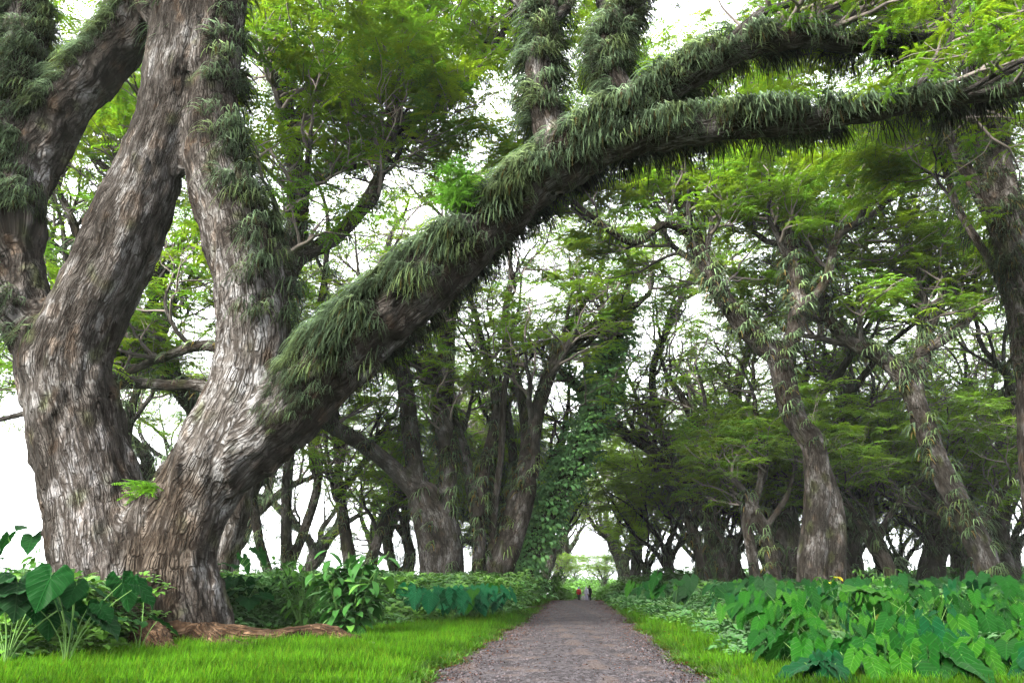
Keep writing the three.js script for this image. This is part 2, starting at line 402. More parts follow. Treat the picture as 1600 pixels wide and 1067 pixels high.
// ---------------------------------------------------------------- trees
const leafTones = [[1, 1, 1], [0.8, 0.95, 0.9], [1.25, 1.12, 0.7], [0.65, 0.85, 0.9], [1.05, 1.05, 0.8]];
const vary = (r, c, amt) => { const k = 1 + (r() - 0.5) * amt; return [c[0] * k, c[1] * k, c[2] * k]; };

class Crown {              // what grows on a tree's limbs: branches (each a part), twigs, leaf sprays
  constructor(seed, o) { this.r = rngOf(seed); this.o = o; this.twigs = new MB(); this.branches = []; this.sprays = []; }
  wander(p, dir, r, len, level) {
    const R = this.r, n = level === 1 ? 9 : level === 2 ? 6 : 4, pts = [p.clone()], rad = [r], dirs = [dir.clone()]; let d = dir.clone(), q = p.clone();
    const kink = level === 1 ? 0.34 : 0.42;
    for (let i = 1; i <= n; i++) {
      d.add(V((R() - 0.5) * 2 * kink, (R() - 0.5) * 1.4 * kink + (q.y < this.o.top ? this.o.rise * (level === 1 ? 1 : 0.5) : -0.18), (R() - 0.5) * 2 * kink)).normalize();
      if (level > 1) { d.y *= 0.85; d.normalize(); }
      q = q.clone().addScaledVector(d, len / n); pts.push(q); rad.push(r * (1 - 0.62 * i / n)); dirs.push(d.clone());
    }
    return { pts, rad, dirs };
  }
  grow(p, dir, r, len, level = 1) {
    const R = this.r, w = this.wander(p, dir, r, len, level), n = w.pts.length - 1;
    if (level === 1) { const mb = new MB(); tube(mb, w.pts, w.rad, 7); this.branches.push(mb); }
    else tube(this.twigs, w.pts, w.rad, level === 2 ? 5 : 4);
    const leaves = (q, k) => { for (let j = 0; j < k; j++) this.sprays.push({ p: q.clone().add(V((R() - 0.5) * 1.5, (R() - 0.5) * 0.35, (R() - 0.5) * 1.5)), s: this.o.leaf * (0.75 + R() * 0.6) }); };
    if (level >= this.o.levels) { leaves(w.pts[n], this.o.tip); leaves(w.pts[Math.ceil(n / 2)], 1); return; }
    const kids = this.o.kids[level - 1];
    for (let c = 0; c < kids; c++) {
      const f = c === kids - 1 ? 1 : lerp(0.3, 0.95, (c + R() * 0.7) / kids), i = Math.min(n, Math.round(f * n)), d = w.dirs[i];
      const ax = V(R() - 0.5, (R() - 0.5) * 0.6, R() - 0.5).cross(d).normalize(), ang = (c === kids - 1 ? 0.25 : 0.6 + R() * 0.5);
      const nd = d.clone().applyAxisAngle(ax, ang); nd.y = Math.max(nd.y, -0.25); nd.normalize();
      this.grow(w.pts[i], nd, Math.max(0.012, w.rad[i] * (c === kids - 1 ? 0.95 : 0.68)), len * (0.52 + R() * 0.22), level + 1);
    }
  }
  build(tree, tones, fine) {
    for (const b of this.branches) part('branch', b.geo(), M.twigBark ?? M.bark, tree);
    if (this.twigs.count) part('twigs', this.twigs.geo(false), M.twig, tree).userData.kind = 'stuff';
    const R = this.r, set = [fine ? FINE[0] : SPRAYS[this.sprays.length % 4]], lists = set.map(() => []);
    for (const s of this.sprays) {
      if (R() > (this.o.keep ?? 0.68)) continue;
      const patch = noise3(s.p.x * 0.22, s.p.y * 0.3, s.p.z * 0.22);
      const tone = tones[Math.floor(clamp((patch * 0.6 + 0.5) * tones.length + (R() - 0.5) * 1.6, 0, tones.length - 0.01))];
      lists[Math.floor(R() * set.length)].push({ m: mat(s.p, (R() - 0.5) * 0.5, R() * 6.283, (R() - 0.5) * 0.5, s.s), c: vary(R, tone, 0.35) });
    }
    lists.forEach((l, i) => l.length && instances('crown', set[i], M.crown, l, tree));
  }
}
function fernsOn(limbs, density, size, seed, tree, opts = {}) {
  const R = rngOf(seed), all = opts.set ?? FERNS, set = [all[seed % all.length]], lists = set.map(() => []), name = opts.name ?? 'fern';
  for (const L of limbs) {
    if (!L.fern) continue;
    const { T, N, B } = frames(L.p);
    for (let i = 0; i + 1 < L.p.length; i++) {
      const len = L.p[i].distanceTo(L.p[i + 1]), frac = i / (L.p.length - 1);
      if (frac < (L.from ?? 0)) continue;
      let n = len * 6.28 * Math.max(0.12, L.r[i]) * density * L.fern; n = Math.floor(n) + (R() < n % 1 ? 1 : 0);
      for (let j = 0; j < n; j++) {
        const t = R(), a = R() * 6.283, nn = N[i].clone().multiplyScalar(Math.cos(a)).addScaledVector(B[i], Math.sin(a));
        if (nn.y < (L.bare ?? -0.55) && R() < 0.9) continue;
        if (L.side && nn.dot(L.side) < 0.25 + R() * 0.4) continue;
        const p = L.p[i].clone().lerp(L.p[i + 1], t).addScaledVector(nn, L.r[i] * 0.97 + (opts.out ?? 0) * R() * R());
        const patch = noise3(p.x * 0.9, p.y * 0.9, p.z * 0.9 + 40); if (patch < (opts.gap ?? -0.45)) continue;
        const c = patch > 0.35 ? [1.1, 1.12, 0.85] : [0.92, 1, 1];
        const hl = Math.hypot(nn.x, nn.z) < 0.3 ? R() * 6.283 : Math.atan2(nn.x, nn.z) + (R() - 0.5) * 0.9;
        lists[Math.floor(R() * set.length)].push({ m: mat(p, (R() - 0.5) * 0.4, hl, (R() - 0.5) * 0.3, size * (L.fs ?? 1) * (L.taperIn ? lerp(0.35, 1, smooth(L.from, L.from + L.taperIn, frac)) : 1) * (0.65 + R() * 0.75)), c: vary(R, c.map((q) => q * (opts.light ?? 1)), 0.5) });
      }
    }
  }
  lists.forEach((l, i) => l.length && instances(name, set[i], opts.mat ?? M.fern, l, tree));
}
// a tree from limbs given as [x, y, radius, depth] sightings
function sighted(limb, depth, step) {
  const pts = limb.pts.map(([x, y, r, d], i) => { const dd = d ?? depth + (limb.drift ?? 0) * i / (limb.pts.length - 1); return { p: place(x, y, dd), r: r * (limb.thin ?? 1) * pixelSize(x, y, dd) }; });
  return { ...limb, ...curve(pts, step) };
}
function growOn(crown, L, G) {
  const n = L.p.length - 1, R = crown.r, usual = crown.o;
  if (G.o) crown.o = { ...usual, ...G.o };
  for (let g = 0; g < G.n; g++) {
    const f = g === 0 ? 1 : lerp(G.from ?? 0.55, 1, R()), i = Math.max(1, Math.round(f * n)), d = L.p[i].clone().sub(L.p[i - 1]).normalize();
    const nd = g === 0 ? d : d.applyAxisAngle(V(R() - 0.5, R() - 0.5, R() - 0.5).normalize(), 0.5 + R() * 0.7);
    nd.y = Math.max(nd.y, 0.05); nd.normalize();
    crown.grow(L.p[i], nd, Math.max(0.04, L.r[i] * (g === 0 ? 0.9 : 0.5)), (G.len ?? 4.5) * (0.8 + R() * 0.5));
  }
  crown.o = usual;
}
function sightedTree(name, label, spec) {
  const base = spec.limbs[0].pts[0], bp = place(base[0], base[1], base[3] ?? spec.depth), root = V(bp.x, land(bp.x, bp.z), bp.z);
  const tree = thing(name, label, 'tree', root, spec.group);
  const limbs = spec.limbs.map((l, li) => { const s = sighted({ name: 'limb', thin: li ? spec.thin : spec.thin0, ...l }, spec.depth, spec.step ?? 0.45); s.p.forEach((p) => p.sub(root)); return s; });
  limbs[0].name = 'trunk';
  // flare at the foot
  const b0 = limbs[0]; b0.p.unshift(b0.p[0].clone().setY(-0.5)); b0.r.unshift(b0.r[0] * 1.15);
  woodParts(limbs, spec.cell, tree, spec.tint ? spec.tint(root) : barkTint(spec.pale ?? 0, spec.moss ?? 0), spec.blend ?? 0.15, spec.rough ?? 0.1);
  const crown = new Crown(spec.seed, { levels: 3, kids: [5, 5], tip: 2, leaf: 1.05, rise: 0.18, top: 17, ...spec.crown });
  for (const L of limbs) if (L.grow) growOn(crown, L, L.grow);
  crown.build(tree, spec.tones ?? leafTones, spec.fine);
  fernsOn(limbs, spec.ferns ?? 12, spec.fernSize ?? 1, spec.seed + 1, tree, spec.fernOpts);
  return { tree, limbs, root };
}

// ---------------------------------------------------------------- ground, path
const PATH_L = [[640, 1085], [665, 1067], [715, 1035], [765, 1005], [805, 982], [836, 960], [846, 950], [852, 944]].map(([x, y]) => onGround(x, y));
const PATH_R = [[1130, 1085], [1110, 1067], [1065, 1035], [1025, 1005], [1000, 985], [974, 962], [958, 950], [949, 944]].map(([x, y]) => onGround(x, y));
function edge(list, z) {
  const d = -z; if (d <= -list[0].z) return list[0].x;
  for (let i = 0; i + 1 < list.length; i++) if (d <= -list[i + 1].z) return lerp(list[i].x, list[i + 1].x, (d + list[i].z) / (list[i].z - list[i + 1].z));
  const e = list[list.length - 1]; return e.x + (d + e.z) * 0.106;
}
const pathL = (z) => edge(PATH_L, z) + 0.16 * noise3(1, z * 0.7, 0) + 0.07 * noise3(1, z * 2.6, 0), pathR = (z) => edge(PATH_R, z) + 0.16 * noise3(9, z * 0.7, 0) + 0.07 * noise3(9, z * 2.6, 0);
{
  const soil = [tileNoise(31, 5, 5), tileNoise(32, 24, 24), tileNoise(33, 110, 110)];
  const map = dataTexture(512, (u, v) => { const n = soil[0](u, v) * 0.4 + soil[1](u, v) * 0.35 + soil[2](u, v) * 0.25; return mixc([0.01, 0.012, 0.005], [0.03, 0.035, 0.012], smooth(0.3, 0.7, n)); }, true);
  map.repeat.set(1, 1);
  const mb = new MB(), xs = [], zs = [];
  for (let x = -600; x <= 600; x += Math.abs(x) < 30 ? 1 : Math.abs(x) < 90 ? 6 : 30) xs.push(x);
  for (let z = 60; z >= -900; z -= z > -130 ? 2 : 40) zs.push(z);
  for (const z of zs) for (const x of xs) {
    const inPath = x > edge(PATH_L, z) - 0.8 && x < edge(PATH_R, z) + 0.8;
    mb.v(V(x, land(x, z) + (inPath ? 0 : 0.05 * noise3(x * 0.2, 0, z * 0.2)) - 0.02, z), V(0, 1, 0), x / 4, z / 4);
  }
  const w = xs.length; for (let j = 0; j + 1 < zs.length; j++) for (let i = 0; i + 1 < w; i++) { const a = j * w + i; mb.t(a, a + 1, a + w); mb.t(a + 1, a + w + 1, a + w); }
  const g = mb.geo(false); g.computeVertexNormals();
  const ground = part('ground', g, new THREE.MeshPhysicalMaterial({ specularIntensity: 0.12, name: 'soil and moss', map, roughness: 1, bumpMap: map, bumpScale: 0.03 }), scene);
  ground.userData = { kind: 'structure', label: 'dark soil and short green growth under the avenue trees', category: 'ground' };
}
{
  const n1 = tileNoise(41, 6, 6), n2 = tileNoise(42, 46, 46), n3 = tileNoise(43, 150, 150), n4 = tileNoise(44, 260, 260);
  const hh = (u, v) => n1(u, v) * 0.15 + smooth(0.35, 0.75, n2(u, v)) * 0.25 + n3(u, v) * 0.35 + n4(u, v) * 0.25;
  const map = dataTexture(1024, (u, v) => {
    const h = hh(u, v), q = n1(u, v);
    let c = mixc([0.013, 0.0112, 0.0122], [0.052, 0.0465, 0.051], smooth(0.3, 0.72, h));
    return mixc(c, [0.05, 0.036, 0.03], smooth(0.5, 0.85, q) * 0.5);
  }, true);
  const bump = dataTexture(1024, hh);
  const mb = new MB(), W = 16; let rows = 0;
  for (let z = 6; z > -190; z -= z > -30 ? 0.4 : z > -60 ? 1 : 3) {
    const a = pathL(z), b = pathR(z);
    for (let k = 0; k <= W; k++) {
      const t = k / W, x = lerp(a, b, t), crown = 0.05 * (1 - (2 * t - 1) ** 2), rut = -0.018 * (Math.exp(-(((t - 0.28) / 0.09) ** 2)) + Math.exp(-(((t - 0.72) / 0.09) ** 2)));
      mb.v(V(x, land(x, z) + 0.012 + crown + rut + 0.012 * noise3(x * 1.3, 3, z * 1.3), z), V(0, 1, 0), x / 1.8, z / 1.8);
    }
    rows++;
  }
  for (let j = 0; j + 1 < rows; j++) for (let k = 0; k < W; k++) { const a = j * (W + 1) + k; mb.t(a, a + 1, a + W + 1); mb.t(a + 1, a + W + 2, a + W + 1); }
  const g = mb.geo(false); g.computeVertexNormals();
  const p = part('path', g, new THREE.MeshPhysicalMaterial({ specularIntensity: 0.12, name: 'worn gravel asphalt', map, bumpMap: bump, bumpScale: 0.03, roughness: 0.92 }), scene);
  p.userData = { kind: 'structure', label: 'worn grey gravel path running straight between the trees', category: 'path' };
  // loose stones
  const R = rngOf(51), stone = new THREE.IcosahedronGeometry(1, 0), st = [];
  for (let i = 0; i < 5200; i++) {
    const z = -8 - Math.pow(R(), 1.5) * 32, x = lerp(pathL(z), pathR(z), R()), s = 0.008 + R() * R() * 0.022, k = 0.5 + R() * 0.9;
    st.push({ m: mat(V(x, land(x, z) + 0.035, z), R() * 3, R() * 6, R() * 3, V(s * (0.8 + R() * 0.6), s * 0.7, s)), c: [k, k * 0.96, k * 0.98] });
  }
  const gs = instances('gravel', stone, new THREE.MeshPhysicalMaterial({ specularIntensity: 0.12, name: 'gravel stone', color: new THREE.Color().setRGB(0.032, 0.028, 0.03), roughness: 0.9 }), st, scene);
  gs.userData.label = 'loose grey gravel stones scattered over the path'; gs.userData.category = 'gravel';
  // leaf litter gathering along both edges
  const mbl = new MB(); quadLeaf(mbl, V(0, 0, -0.5), V(0, 0, 1), V(0, 1, 0), 1, 0.3, null, 0.3);
  const lf = [];
  for (let i = 0; i < 15000; i++) {
    const z = -8 - Math.pow(R(), 1.3) * 45, left = R() < 0.55, off = Math.pow(R(), 2) * 0.75 - 0.14, x = left ? pathL(z) + off : pathR(z) - off, s = 0.015 + R() * 0.03, k = 0.3 + R() * 0.7;
    const c = R() < 0.25 ? [1.5 * k, 0.75 * k, 0.4 * k] : [k, k * 0.8, k * 0.7];
    lf.push({ m: mat(V(x, land(x, z) + 0.03 + R() * 0.02, z), (R() - 0.5) * 0.9, R() * 6.28, (R() - 0.5) * 0.9, s), c });
  }
  for (let i = 0; i < 2600; i++) { const z = -8 - Math.pow(R(), 1.3) * 36, x = lerp(pathL(z), pathR(z), R()), s = 0.015 + R() * 0.035, k = 0.4 + R() * 0.9; lf.push({ m: mat(V(x, land(x, z) + 0.062, z), (R() - 0.5) * 0.5, R() * 6.28, (R() - 0.5) * 0.5, s), c: [k * 0.6, k * 0.42, k * 0.3] }); }
  for (let i = 0; i < 2600; i++) { const d = 8.6 + R() * 22, z = -d, x = (R() - 0.5) * d * 1.6; if (x > pathL(z) - 0.2 && x < pathR(z) + 0.2) continue; const s = 0.025 + R() * 0.045, k = 0.5 + R(), c = R() < 0.4 ? [3.2 * k, 3 * k, 0.8 * k] : [1.6 * k, 1.2 * k, 0.9 * k]; lf.push({ m: mat(V(x, land(x, z) + 0.07 + R() * 0.05, z), (R() - 0.5) * 1.2, R() * 6.28, (R() - 0.5) * 1.2, s), c }); }
  const li = instances('fallen_leaves', mbl.geo(false), new THREE.MeshPhysicalMaterial({ specularIntensity: 0.12, name: 'dry leaf', color: new THREE.Color().setRGB(0.14, 0.07, 0.04), roughness: 0.9, side: THREE.DoubleSide }), lf, scene);
  li.userData.label = 'reddish brown dry leaves gathered along the path edges'; li.userData.category = 'leaf litter';
}
// where the planting begins on either side, as seen
const BED_L = [[-120, 1062], [60, 1040], [200, 1012], [340, 1004], [480, 985], [600, 985], [700, 972], [785, 964], [830, 954], [848, 946]].map(([x, y]) => onGround(x, y));
const BED_R = [[1215, 1085], [1200, 1067], [1180, 1040], [1150, 1010], [1100, 990], [1030, 972], [990, 958], [966, 948], [955, 943]].map(([x, y]) => onGround(x, y));
function bedL(x, z) {   // true where planting stands on the left
  if (-z > -BED_L[BED_L.length - 1].z) return x < edge(PATH_L, z) - 0.9;
  for (let i = 0; i + 1 < BED_L.length; i++) { const a = BED_L[i], b = BED_L[i + 1]; if (x >= a.x && x < b.x) { const zz = lerp(a.z, b.z, (x - a.x) / (b.x - a.x)); return z < zz; } }
  return x < BED_L[0].x && z < BED_L[0].z;
}
function bedR(x, z) {
  let e; const d = -z, L = BED_R; if (d <= -L[0].z) e = L[0].x; else if (d >= -L[L.length - 1].z) e = edge(PATH_R, z) + 0.7;
  else for (let i = 0; i + 1 < L.length; i++) if (d <= -L[i + 1].z) { e = lerp(L[i].x, L[i + 1].x, (d + L[i].z) / (L[i].z - L[i + 1].z)); break; }
  return x > e;
}

// ---------------------------------------------------------------- grass
{
  const tuft = (seed, n, h, w) => {
    const r = rngOf(seed), mb = new MB();
    for (let i = 0; i < n; i++) {
      const a = r() * 6.283, q = Math.sqrt(r()) * 0.12, o = V(Math.cos(a) * q, 0, Math.sin(a) * q), b = r() * 6.283, L = h * (0.55 + r() * 0.7), lean = 0.25 + r() * 0.75;
      const side = V(Math.cos(b + 1.57), 0, Math.sin(b + 1.57)).multiplyScalar(w * (0.7 + r() * 0.6)), d = V(Math.cos(b), 0, Math.sin(b)), rows = [];
      for (let k = 0; k <= 3; k++) {
        const t = k / 3, p = o.clone().addScaledVector(d, lean * L * t * t * 0.8).add(V(0, L * (t - 0.3 * lean * t * t), 0)), ww = 1 - t * 0.9, nn = d.clone().multiplyScalar(-0.6).add(V(0, 0.8, 0)).normalize();
        rows.push([mb.v(p.clone().addScaledVector(side, ww), nn, 0, t), mb.v(p.clone().addScaledVector(side, -ww), nn, 1, t)]);
      }
      for (let k = 0; k < 3; k++) { const [a0, b0] = rows[k], [c, e] = rows[k + 1]; mb.t(a0, b0, c); mb.t(b0, e, c); }
    }
    return mb.geo(false);
  };
  const T = [tuft(61, 12, 0.18, 0.0075)], lists = [[]], R = rngOf(60);
  const want = 64000; let n = 0, guard = 0;
  while (n < want && guard++ < 900000) {
    const d = 8.3 + Math.pow(R(), 1.9) * 44, z = -d, x = (R() - 0.5) * d * 1.7;
    const l = pathL(z), r = pathR(z); if (x > l + 0.05 - 0.25 * R() && x < r - 0.05 + 0.25 * R()) continue;
    const left = x < l;
    if (left ? bedL(x, z - 0.5) : (d > 11.5 && bedR(x - 0.5, z))) continue;
    const near = smooth(9, 40, d), k = 0.85 + 0.3 * noise3(x * 0.5, 0, z * 0.5) + 0.2 * noise3(x * 2, 4, z * 2) + (R() - 0.5) * 0.9, dry = R() < 0.13;
    const edgeK = left ? smooth(0, 0.5, l - x) : smooth(0, 0.5, x - r);
    lists[0].push({ m: mat(V(x, land(x, z) - 0.01, z), 0, R() * 6.283, 0, V(1, 0.45 + 0.55 * edgeK, 1).multiplyScalar((0.6 + R() * R() * 0.9) * (1 + 0.5 * near))), c: dry ? [1.5 * k, 0.85 * k, 1.2 * k] : [k * (0.9 + R() * 0.3), k, k] }); n++;
  }
  lists.forEach((l, i) => { const g = instances('grass', T[i], M.grass, l, scene); g.userData.label = 'bright green short grass bordering the gravel path'; g.userData.category = 'grass'; });
}

// ---------------------------------------------------------------- the great twin tree
const RIGHT = V(1, 0.1, 0.3).normalize(), LEFT = V(-0.7, 0.6, 0.35).normalize();
{
  const up = { n: 3, from: 0.92, len: 4.6 };
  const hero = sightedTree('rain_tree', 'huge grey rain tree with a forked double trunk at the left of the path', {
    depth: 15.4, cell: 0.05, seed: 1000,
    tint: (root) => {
      const base = barkTint(-0.05, -0.25), paintedLit = [[352, 690], [378, 610], [385, 520], [372, 430]].map(([x, y]) => place(x, y, 14.6).sub(root)), paintedLit2 = [[140, 840], [125, 720]].map(([x, y]) => place(x, y, 14.5).sub(root)), fold = [[236, 960], [240, 860], [243, 780]].map(([x, y]) => place(x, y, 14.6).sub(root));
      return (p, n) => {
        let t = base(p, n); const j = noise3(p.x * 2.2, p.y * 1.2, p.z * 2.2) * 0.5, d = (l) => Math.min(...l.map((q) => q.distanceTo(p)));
        t = mixc(t, [1.45, 1.47, 1.52], smooth(1.05, 0.35, d(paintedLit) + j) * 0.8); t = mixc(t, [1.35, 1.33, 1.38], smooth(0.9, 0.3, d(paintedLit2) + j) * 0.6);  // pale tint paints the light falling on both stems into the bark
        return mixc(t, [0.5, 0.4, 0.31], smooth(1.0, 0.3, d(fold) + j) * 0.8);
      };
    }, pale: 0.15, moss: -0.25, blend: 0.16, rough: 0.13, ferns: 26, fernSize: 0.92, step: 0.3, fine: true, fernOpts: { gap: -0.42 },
    crown: { leaf: 0.85, kids: [4, 5], tip: 2, top: 21, rise: 0.3 },
    limbs: [
      { pts: [[172, 1012, 92], [172, 960, 82], [162, 880, 72], [148, 800, 68], [132, 720, 66], [112, 640, 64], [106, 570, 60], [130, 500, 57], [165, 430, 57], [200, 350, 55], [235, 260, 46], [262, 170, 42], [278, 90, 44], [298, 10, 46], [305, -80, 42], [320, -180, 36]], grow: up, fern: 0 },
      { pts: [[285, 1010, 80], [278, 950, 70], [276, 890, 60], [286, 830, 58], [308, 770, 58], [345, 700, 62], [382, 625, 60], [396, 560, 55], [393, 480, 54], [382, 400, 55], [357, 320, 51], [335, 250, 46], [332, 170, 37], [338, 90, 34], [348, 0, 30], [370, -110, 26]], grow: up, fern: 0.55, from: 0.5, side: RIGHT },
      { name: 'trunk', pts: [[236, 1016, 74], [238, 930, 62], [240, 850, 52], [242, 795, 36], [243, 768, 18]], fern: 0 },
      { pts: [[345, 735, 45], [400, 690, 52], [452, 640, 55], [510, 578, 55], [570, 522, 53], [640, 462, 49], [700, 408, 45], [780, 335, 41], [840, 282, 38], [890, 243, 32]], drift: -1.2, fern: 1.9, from: 0.16, taperIn: 0.25, fs: 1, bare: -0.45 },
      { pts: [[885, 246, 32], [930, 205, 29], [1000, 165, 27], [1080, 112, 25], [1160, 72, 22], [1260, 60, 15], [1340, 72, 10], [1430, 60, 7]].map((p, i) => [...p, 14.2 - i * 0.15]), fern: 1.5, bare: -0.7, grow: { n: 9, from: 0.35, len: 3.4, o: { rise: 0.1, top: 15, leaf: 0.55, tip: 4 } } },
      { pts: [[880, 248, 34], [950, 228, 28], [1050, 206, 25], [1150, 193, 24], [1250, 188, 21], [1350, 176, 16], [1450, 160, 12], [1540, 150, 9], [1640, 138, 7]].map((p, i) => [...p, 14.2 - i * 0.25]), fern: 1.7, bare: -0.7, grow: { n: 9, from: 0.5, len: 3.4, o: { rise: 0.08, top: 14, leaf: 0.55, tip: 4 } } },
      { pts: [[890, 246, 30], [864, 205, 27], [846, 140, 23], [848, 60, 21], [858, -10, 19], [850, -120, 15]].map((p, i) => [...p, 14.2 + i * 0.15]), fern: 0.9, from: 0.25, grow: { n: 4, from: 0.5, len: 4.2 } },
      { pts: [[992, 170, 18], [965, 130, 21], [945, 88, 23], [965, 40, 20], [998, -10, 16], [1030, -90, 12]].map((p, i) => [...p, 14.0 + i * 0.2]), fern: 1.3, grow: { n: 4, from: 0.5, len: 4 } },
      { pts: [[100, 590, 42], [50, 510, 42], [22, 430, 40], [15, 350, 42], [45, 260, 41], [100, 170, 39], [160, 100, 36], [210, 40, 32], [250, -40, 28]], drift: 0.9, fern: 2.2, fs: 0.85, side: LEFT, from: 0.05, grow: { n: 4, from: 0.85, len: 4 } },
      { pts: [[15, 350, 36], [0, 220, 34], [28, 110, 33], [40, 30, 30], [15, -60, 25], [-30, -160, 20]], drift: 0.5, fern: 1.6, fs: 0.8, grow: { n: 3, from: 0.85, len: 4 } },
      { pts: [[292, 85, 24], [245, 25, 19], [205, -30, 17], [160, -120, 13]], fern: 0.2, grow: { n: 3, len: 4 } },
      { pts: [[325, 60, 22], [358, 8, 14], [395, -70, 10]], fern: 0, grow: { n: 3, len: 4 } },
    ],
  });
  // a bright feathery fern drooping from the diagonal limb, and a green tuft in the fork
  const RF = rngOf(1777), feather = [], tuftList = [];
  for (let i = 0; i < 70; i++) { const p = place(690 + RF() * 48, 250 + RF() * 70, 14.1 - RF() * 0.6).sub(hero.root); feather.push({ m: mat(p, 0.9 + RF() * 0.5, (RF() - 0.5) * 2.4, (RF() - 0.5) * 0.8, 0.32 + RF() * 0.3), c: vary(RF, [0.5, 0.75, 1.1], 0.5) }); }
  for (let i = 0; i < 12; i++) { const p = place(205 + RF() * 40, 745 + RF() * 32, 14.75).sub(hero.root); tuftList.push({ m: mat(p, 0.5, RF() * 6, 0, 0.3 + RF() * 0.25), c: vary(RF, [0.7, 1, 0.8], 0.4) }); }
  instances('feathery_fern', FINE[0], M.crown, feather, hero.tree); instances('leaf_tuft', FINE[1], M.crown, tuftList, hero.tree);
  // surface root running off to the right
  const mkRoot = (pts, n) => { const c = curve(pts.map(([x, y, r, sink]) => { const g = onGround(x, y); return { p: V(g.x, sink, g.z).sub(hero.root), r }; }), 0.12); return { ...c, name: 'surface_root' }; };
  const roots = [
    mkRoot([[270, 1008, 0.42, 0.1], [330, 1006, 0.3, 0.1], [390, 1008, 0.24, 0.06], [440, 1006, 0.22, 0.08], [490, 1003, 0.25, 0.1], [530, 1004, 0.2, 0.06], [575, 1008, 0.1, 0]]),
    mkRoot([[300, 1004, 0.3, 0.1], [350, 1015, 0.15, 0.03], [400, 1017, 0.13, 0.0], [450, 1012, 0.09, -0.02]]),
    mkRoot([[230, 1015, 0.36, 0.1], [260, 1022, 0.2, 0.0], [300, 1024, 0.1, -0.06]]),
  ];
  woodParts(roots, 0.035, hero.tree, (p) => mixc([0.55, 0.34, 0.2], [1, 0.66, 0.42], smooth(-0.4, 0.5, noise3(p.x * 3, p.y * 3, p.z * 3))), 0.06, 0.13);
}

// ---------------------------------------------------------------- the other trees one can tell apart
const g3 = { n: 5, from: 0.4, len: 4.6 }, g4 = { n: 7, from: 0.35, len: 5 };
const farFerns = { set: FAR_FERNS, gap: -0.5, light: 2 };
sightedTree('rain_tree', 'fern clad tree with a pale flared trunk and a thick limb reaching left', {
  depth: 45, cell: 0.11, thin: 0.72, blend: 0.1, rough: 0.06, seed: 1100, pale: 0.25, moss: -0.1, ferns: 3.4, fernSize: 1.15, fernOpts: farFerns, crown: { top: 29, keep: 0.4 },
  limbs: [
    { pts: [[688, 948, 38], [690, 890, 35], [684, 830, 35], [668, 785, 30]], fern: 0.1 },
    { pts: [[668, 800, 26], [650, 740, 20], [640, 670, 19], [632, 600, 17], [608, 535, 14], [592, 470, 11], [600, 400, 8]], fern: 0.5, grow: g4 },
    { pts: [[695, 810, 22], [700, 730, 20], [692, 650, 22], [696, 570, 20], [702, 480, 17], [722, 400, 12], [732, 320, 9]], fern: 1.3, grow: g4, drift: 2 },
    { pts: [[668, 795, 20], [620, 737, 18], [560, 690, 17], [500, 655, 15], [440, 605, 12], [390, 545, 9]], fern: 0.9, from: 0.3, grow: g4, drift: -3 },
    { pts: [[745, 905, 13], [748, 830, 15], [730, 730, 15], [708, 655, 13], [688, 590, 11], [660, 520, 8]], fern: 1.2, grow: g3, drift: 3 },
    { pts: [[748, 800, 12], [760, 720, 12], [775, 640, 10], [760, 560, 8], [740, 480, 6]], fern: 1.2, grow: g3, drift: 4 },
  ],
});
sightedTree('rain_tree', 'brown tree by the path with a thin bare golden stem', {
  depth: 46, cell: 0.1, thin: 0.7, thin0: 0.9, blend: 0.1, rough: 0.06, seed: 1200, pale: -0.15, moss: -0.1, ferns: 3.4, fernSize: 1.1, fernOpts: farFerns, crown: { top: 29, keep: 0.4 },
  limbs: [
    { pts: [[776, 945, 31], [774, 905, 28], [780, 870, 26]], fern: 0 },
    { pts: [[790, 885, 21], [812, 820, 19], [830, 740, 18], [834, 680, 17], [846, 620, 15], [880, 550, 13], [930, 515, 11], [990, 478, 8]], fern: 1, from: 0.2, grow: g4 },
    { pts: [[784, 870, 16], [802, 780, 14], [822, 700, 13], [818, 640, 12], [803, 575, 10], [790, 500, 9], [800, 430, 7]], fern: 0.9, grow: g4, drift: 2 },
    { pts: [[846, 625, 12], [862, 560, 10], [900, 495, 8], [935, 430, 6]], fern: 1, grow: g3, drift: 2 },
    { pts: [[768, 870, 9.5], [772, 800, 8.5], [782, 720, 8], [786, 650, 7.5], [791, 590, 7], [803, 563, 5], [832, 538, 3.6]], fern: 0, drift: -1.5 },
  ],
});
sightedTree('rain_tree', 'leaning trunk smothered in leafy climbers beside the far path', {
  depth: 49, cell: 0.12, thin: 0.7, thin0: 0.7, blend: 0.1, rough: 0.06, seed: 1300, moss: 0.2, ferns: 8, fernSize: 1.5, fernOpts: { set: VINES, mat: M.vine, name: 'climber', gap: -0.4, out: 1.3 }, leafyClimber: true, crown: { top: 29, keep: 0.4 },
  limbs: [
    { pts: [[808, 945, 22], [822, 890, 20], [850, 820, 20], [885, 750, 20], [915, 690, 19], [940, 630, 20], [948, 580, 18], [965, 525, 14], [978, 460, 9]], fern: 1.6, grow: g4 },
    { pts: [[935, 640, 12], [900, 600, 9], [870, 575, 6]], fern: 1.6, grow: g3 },
  ],
});
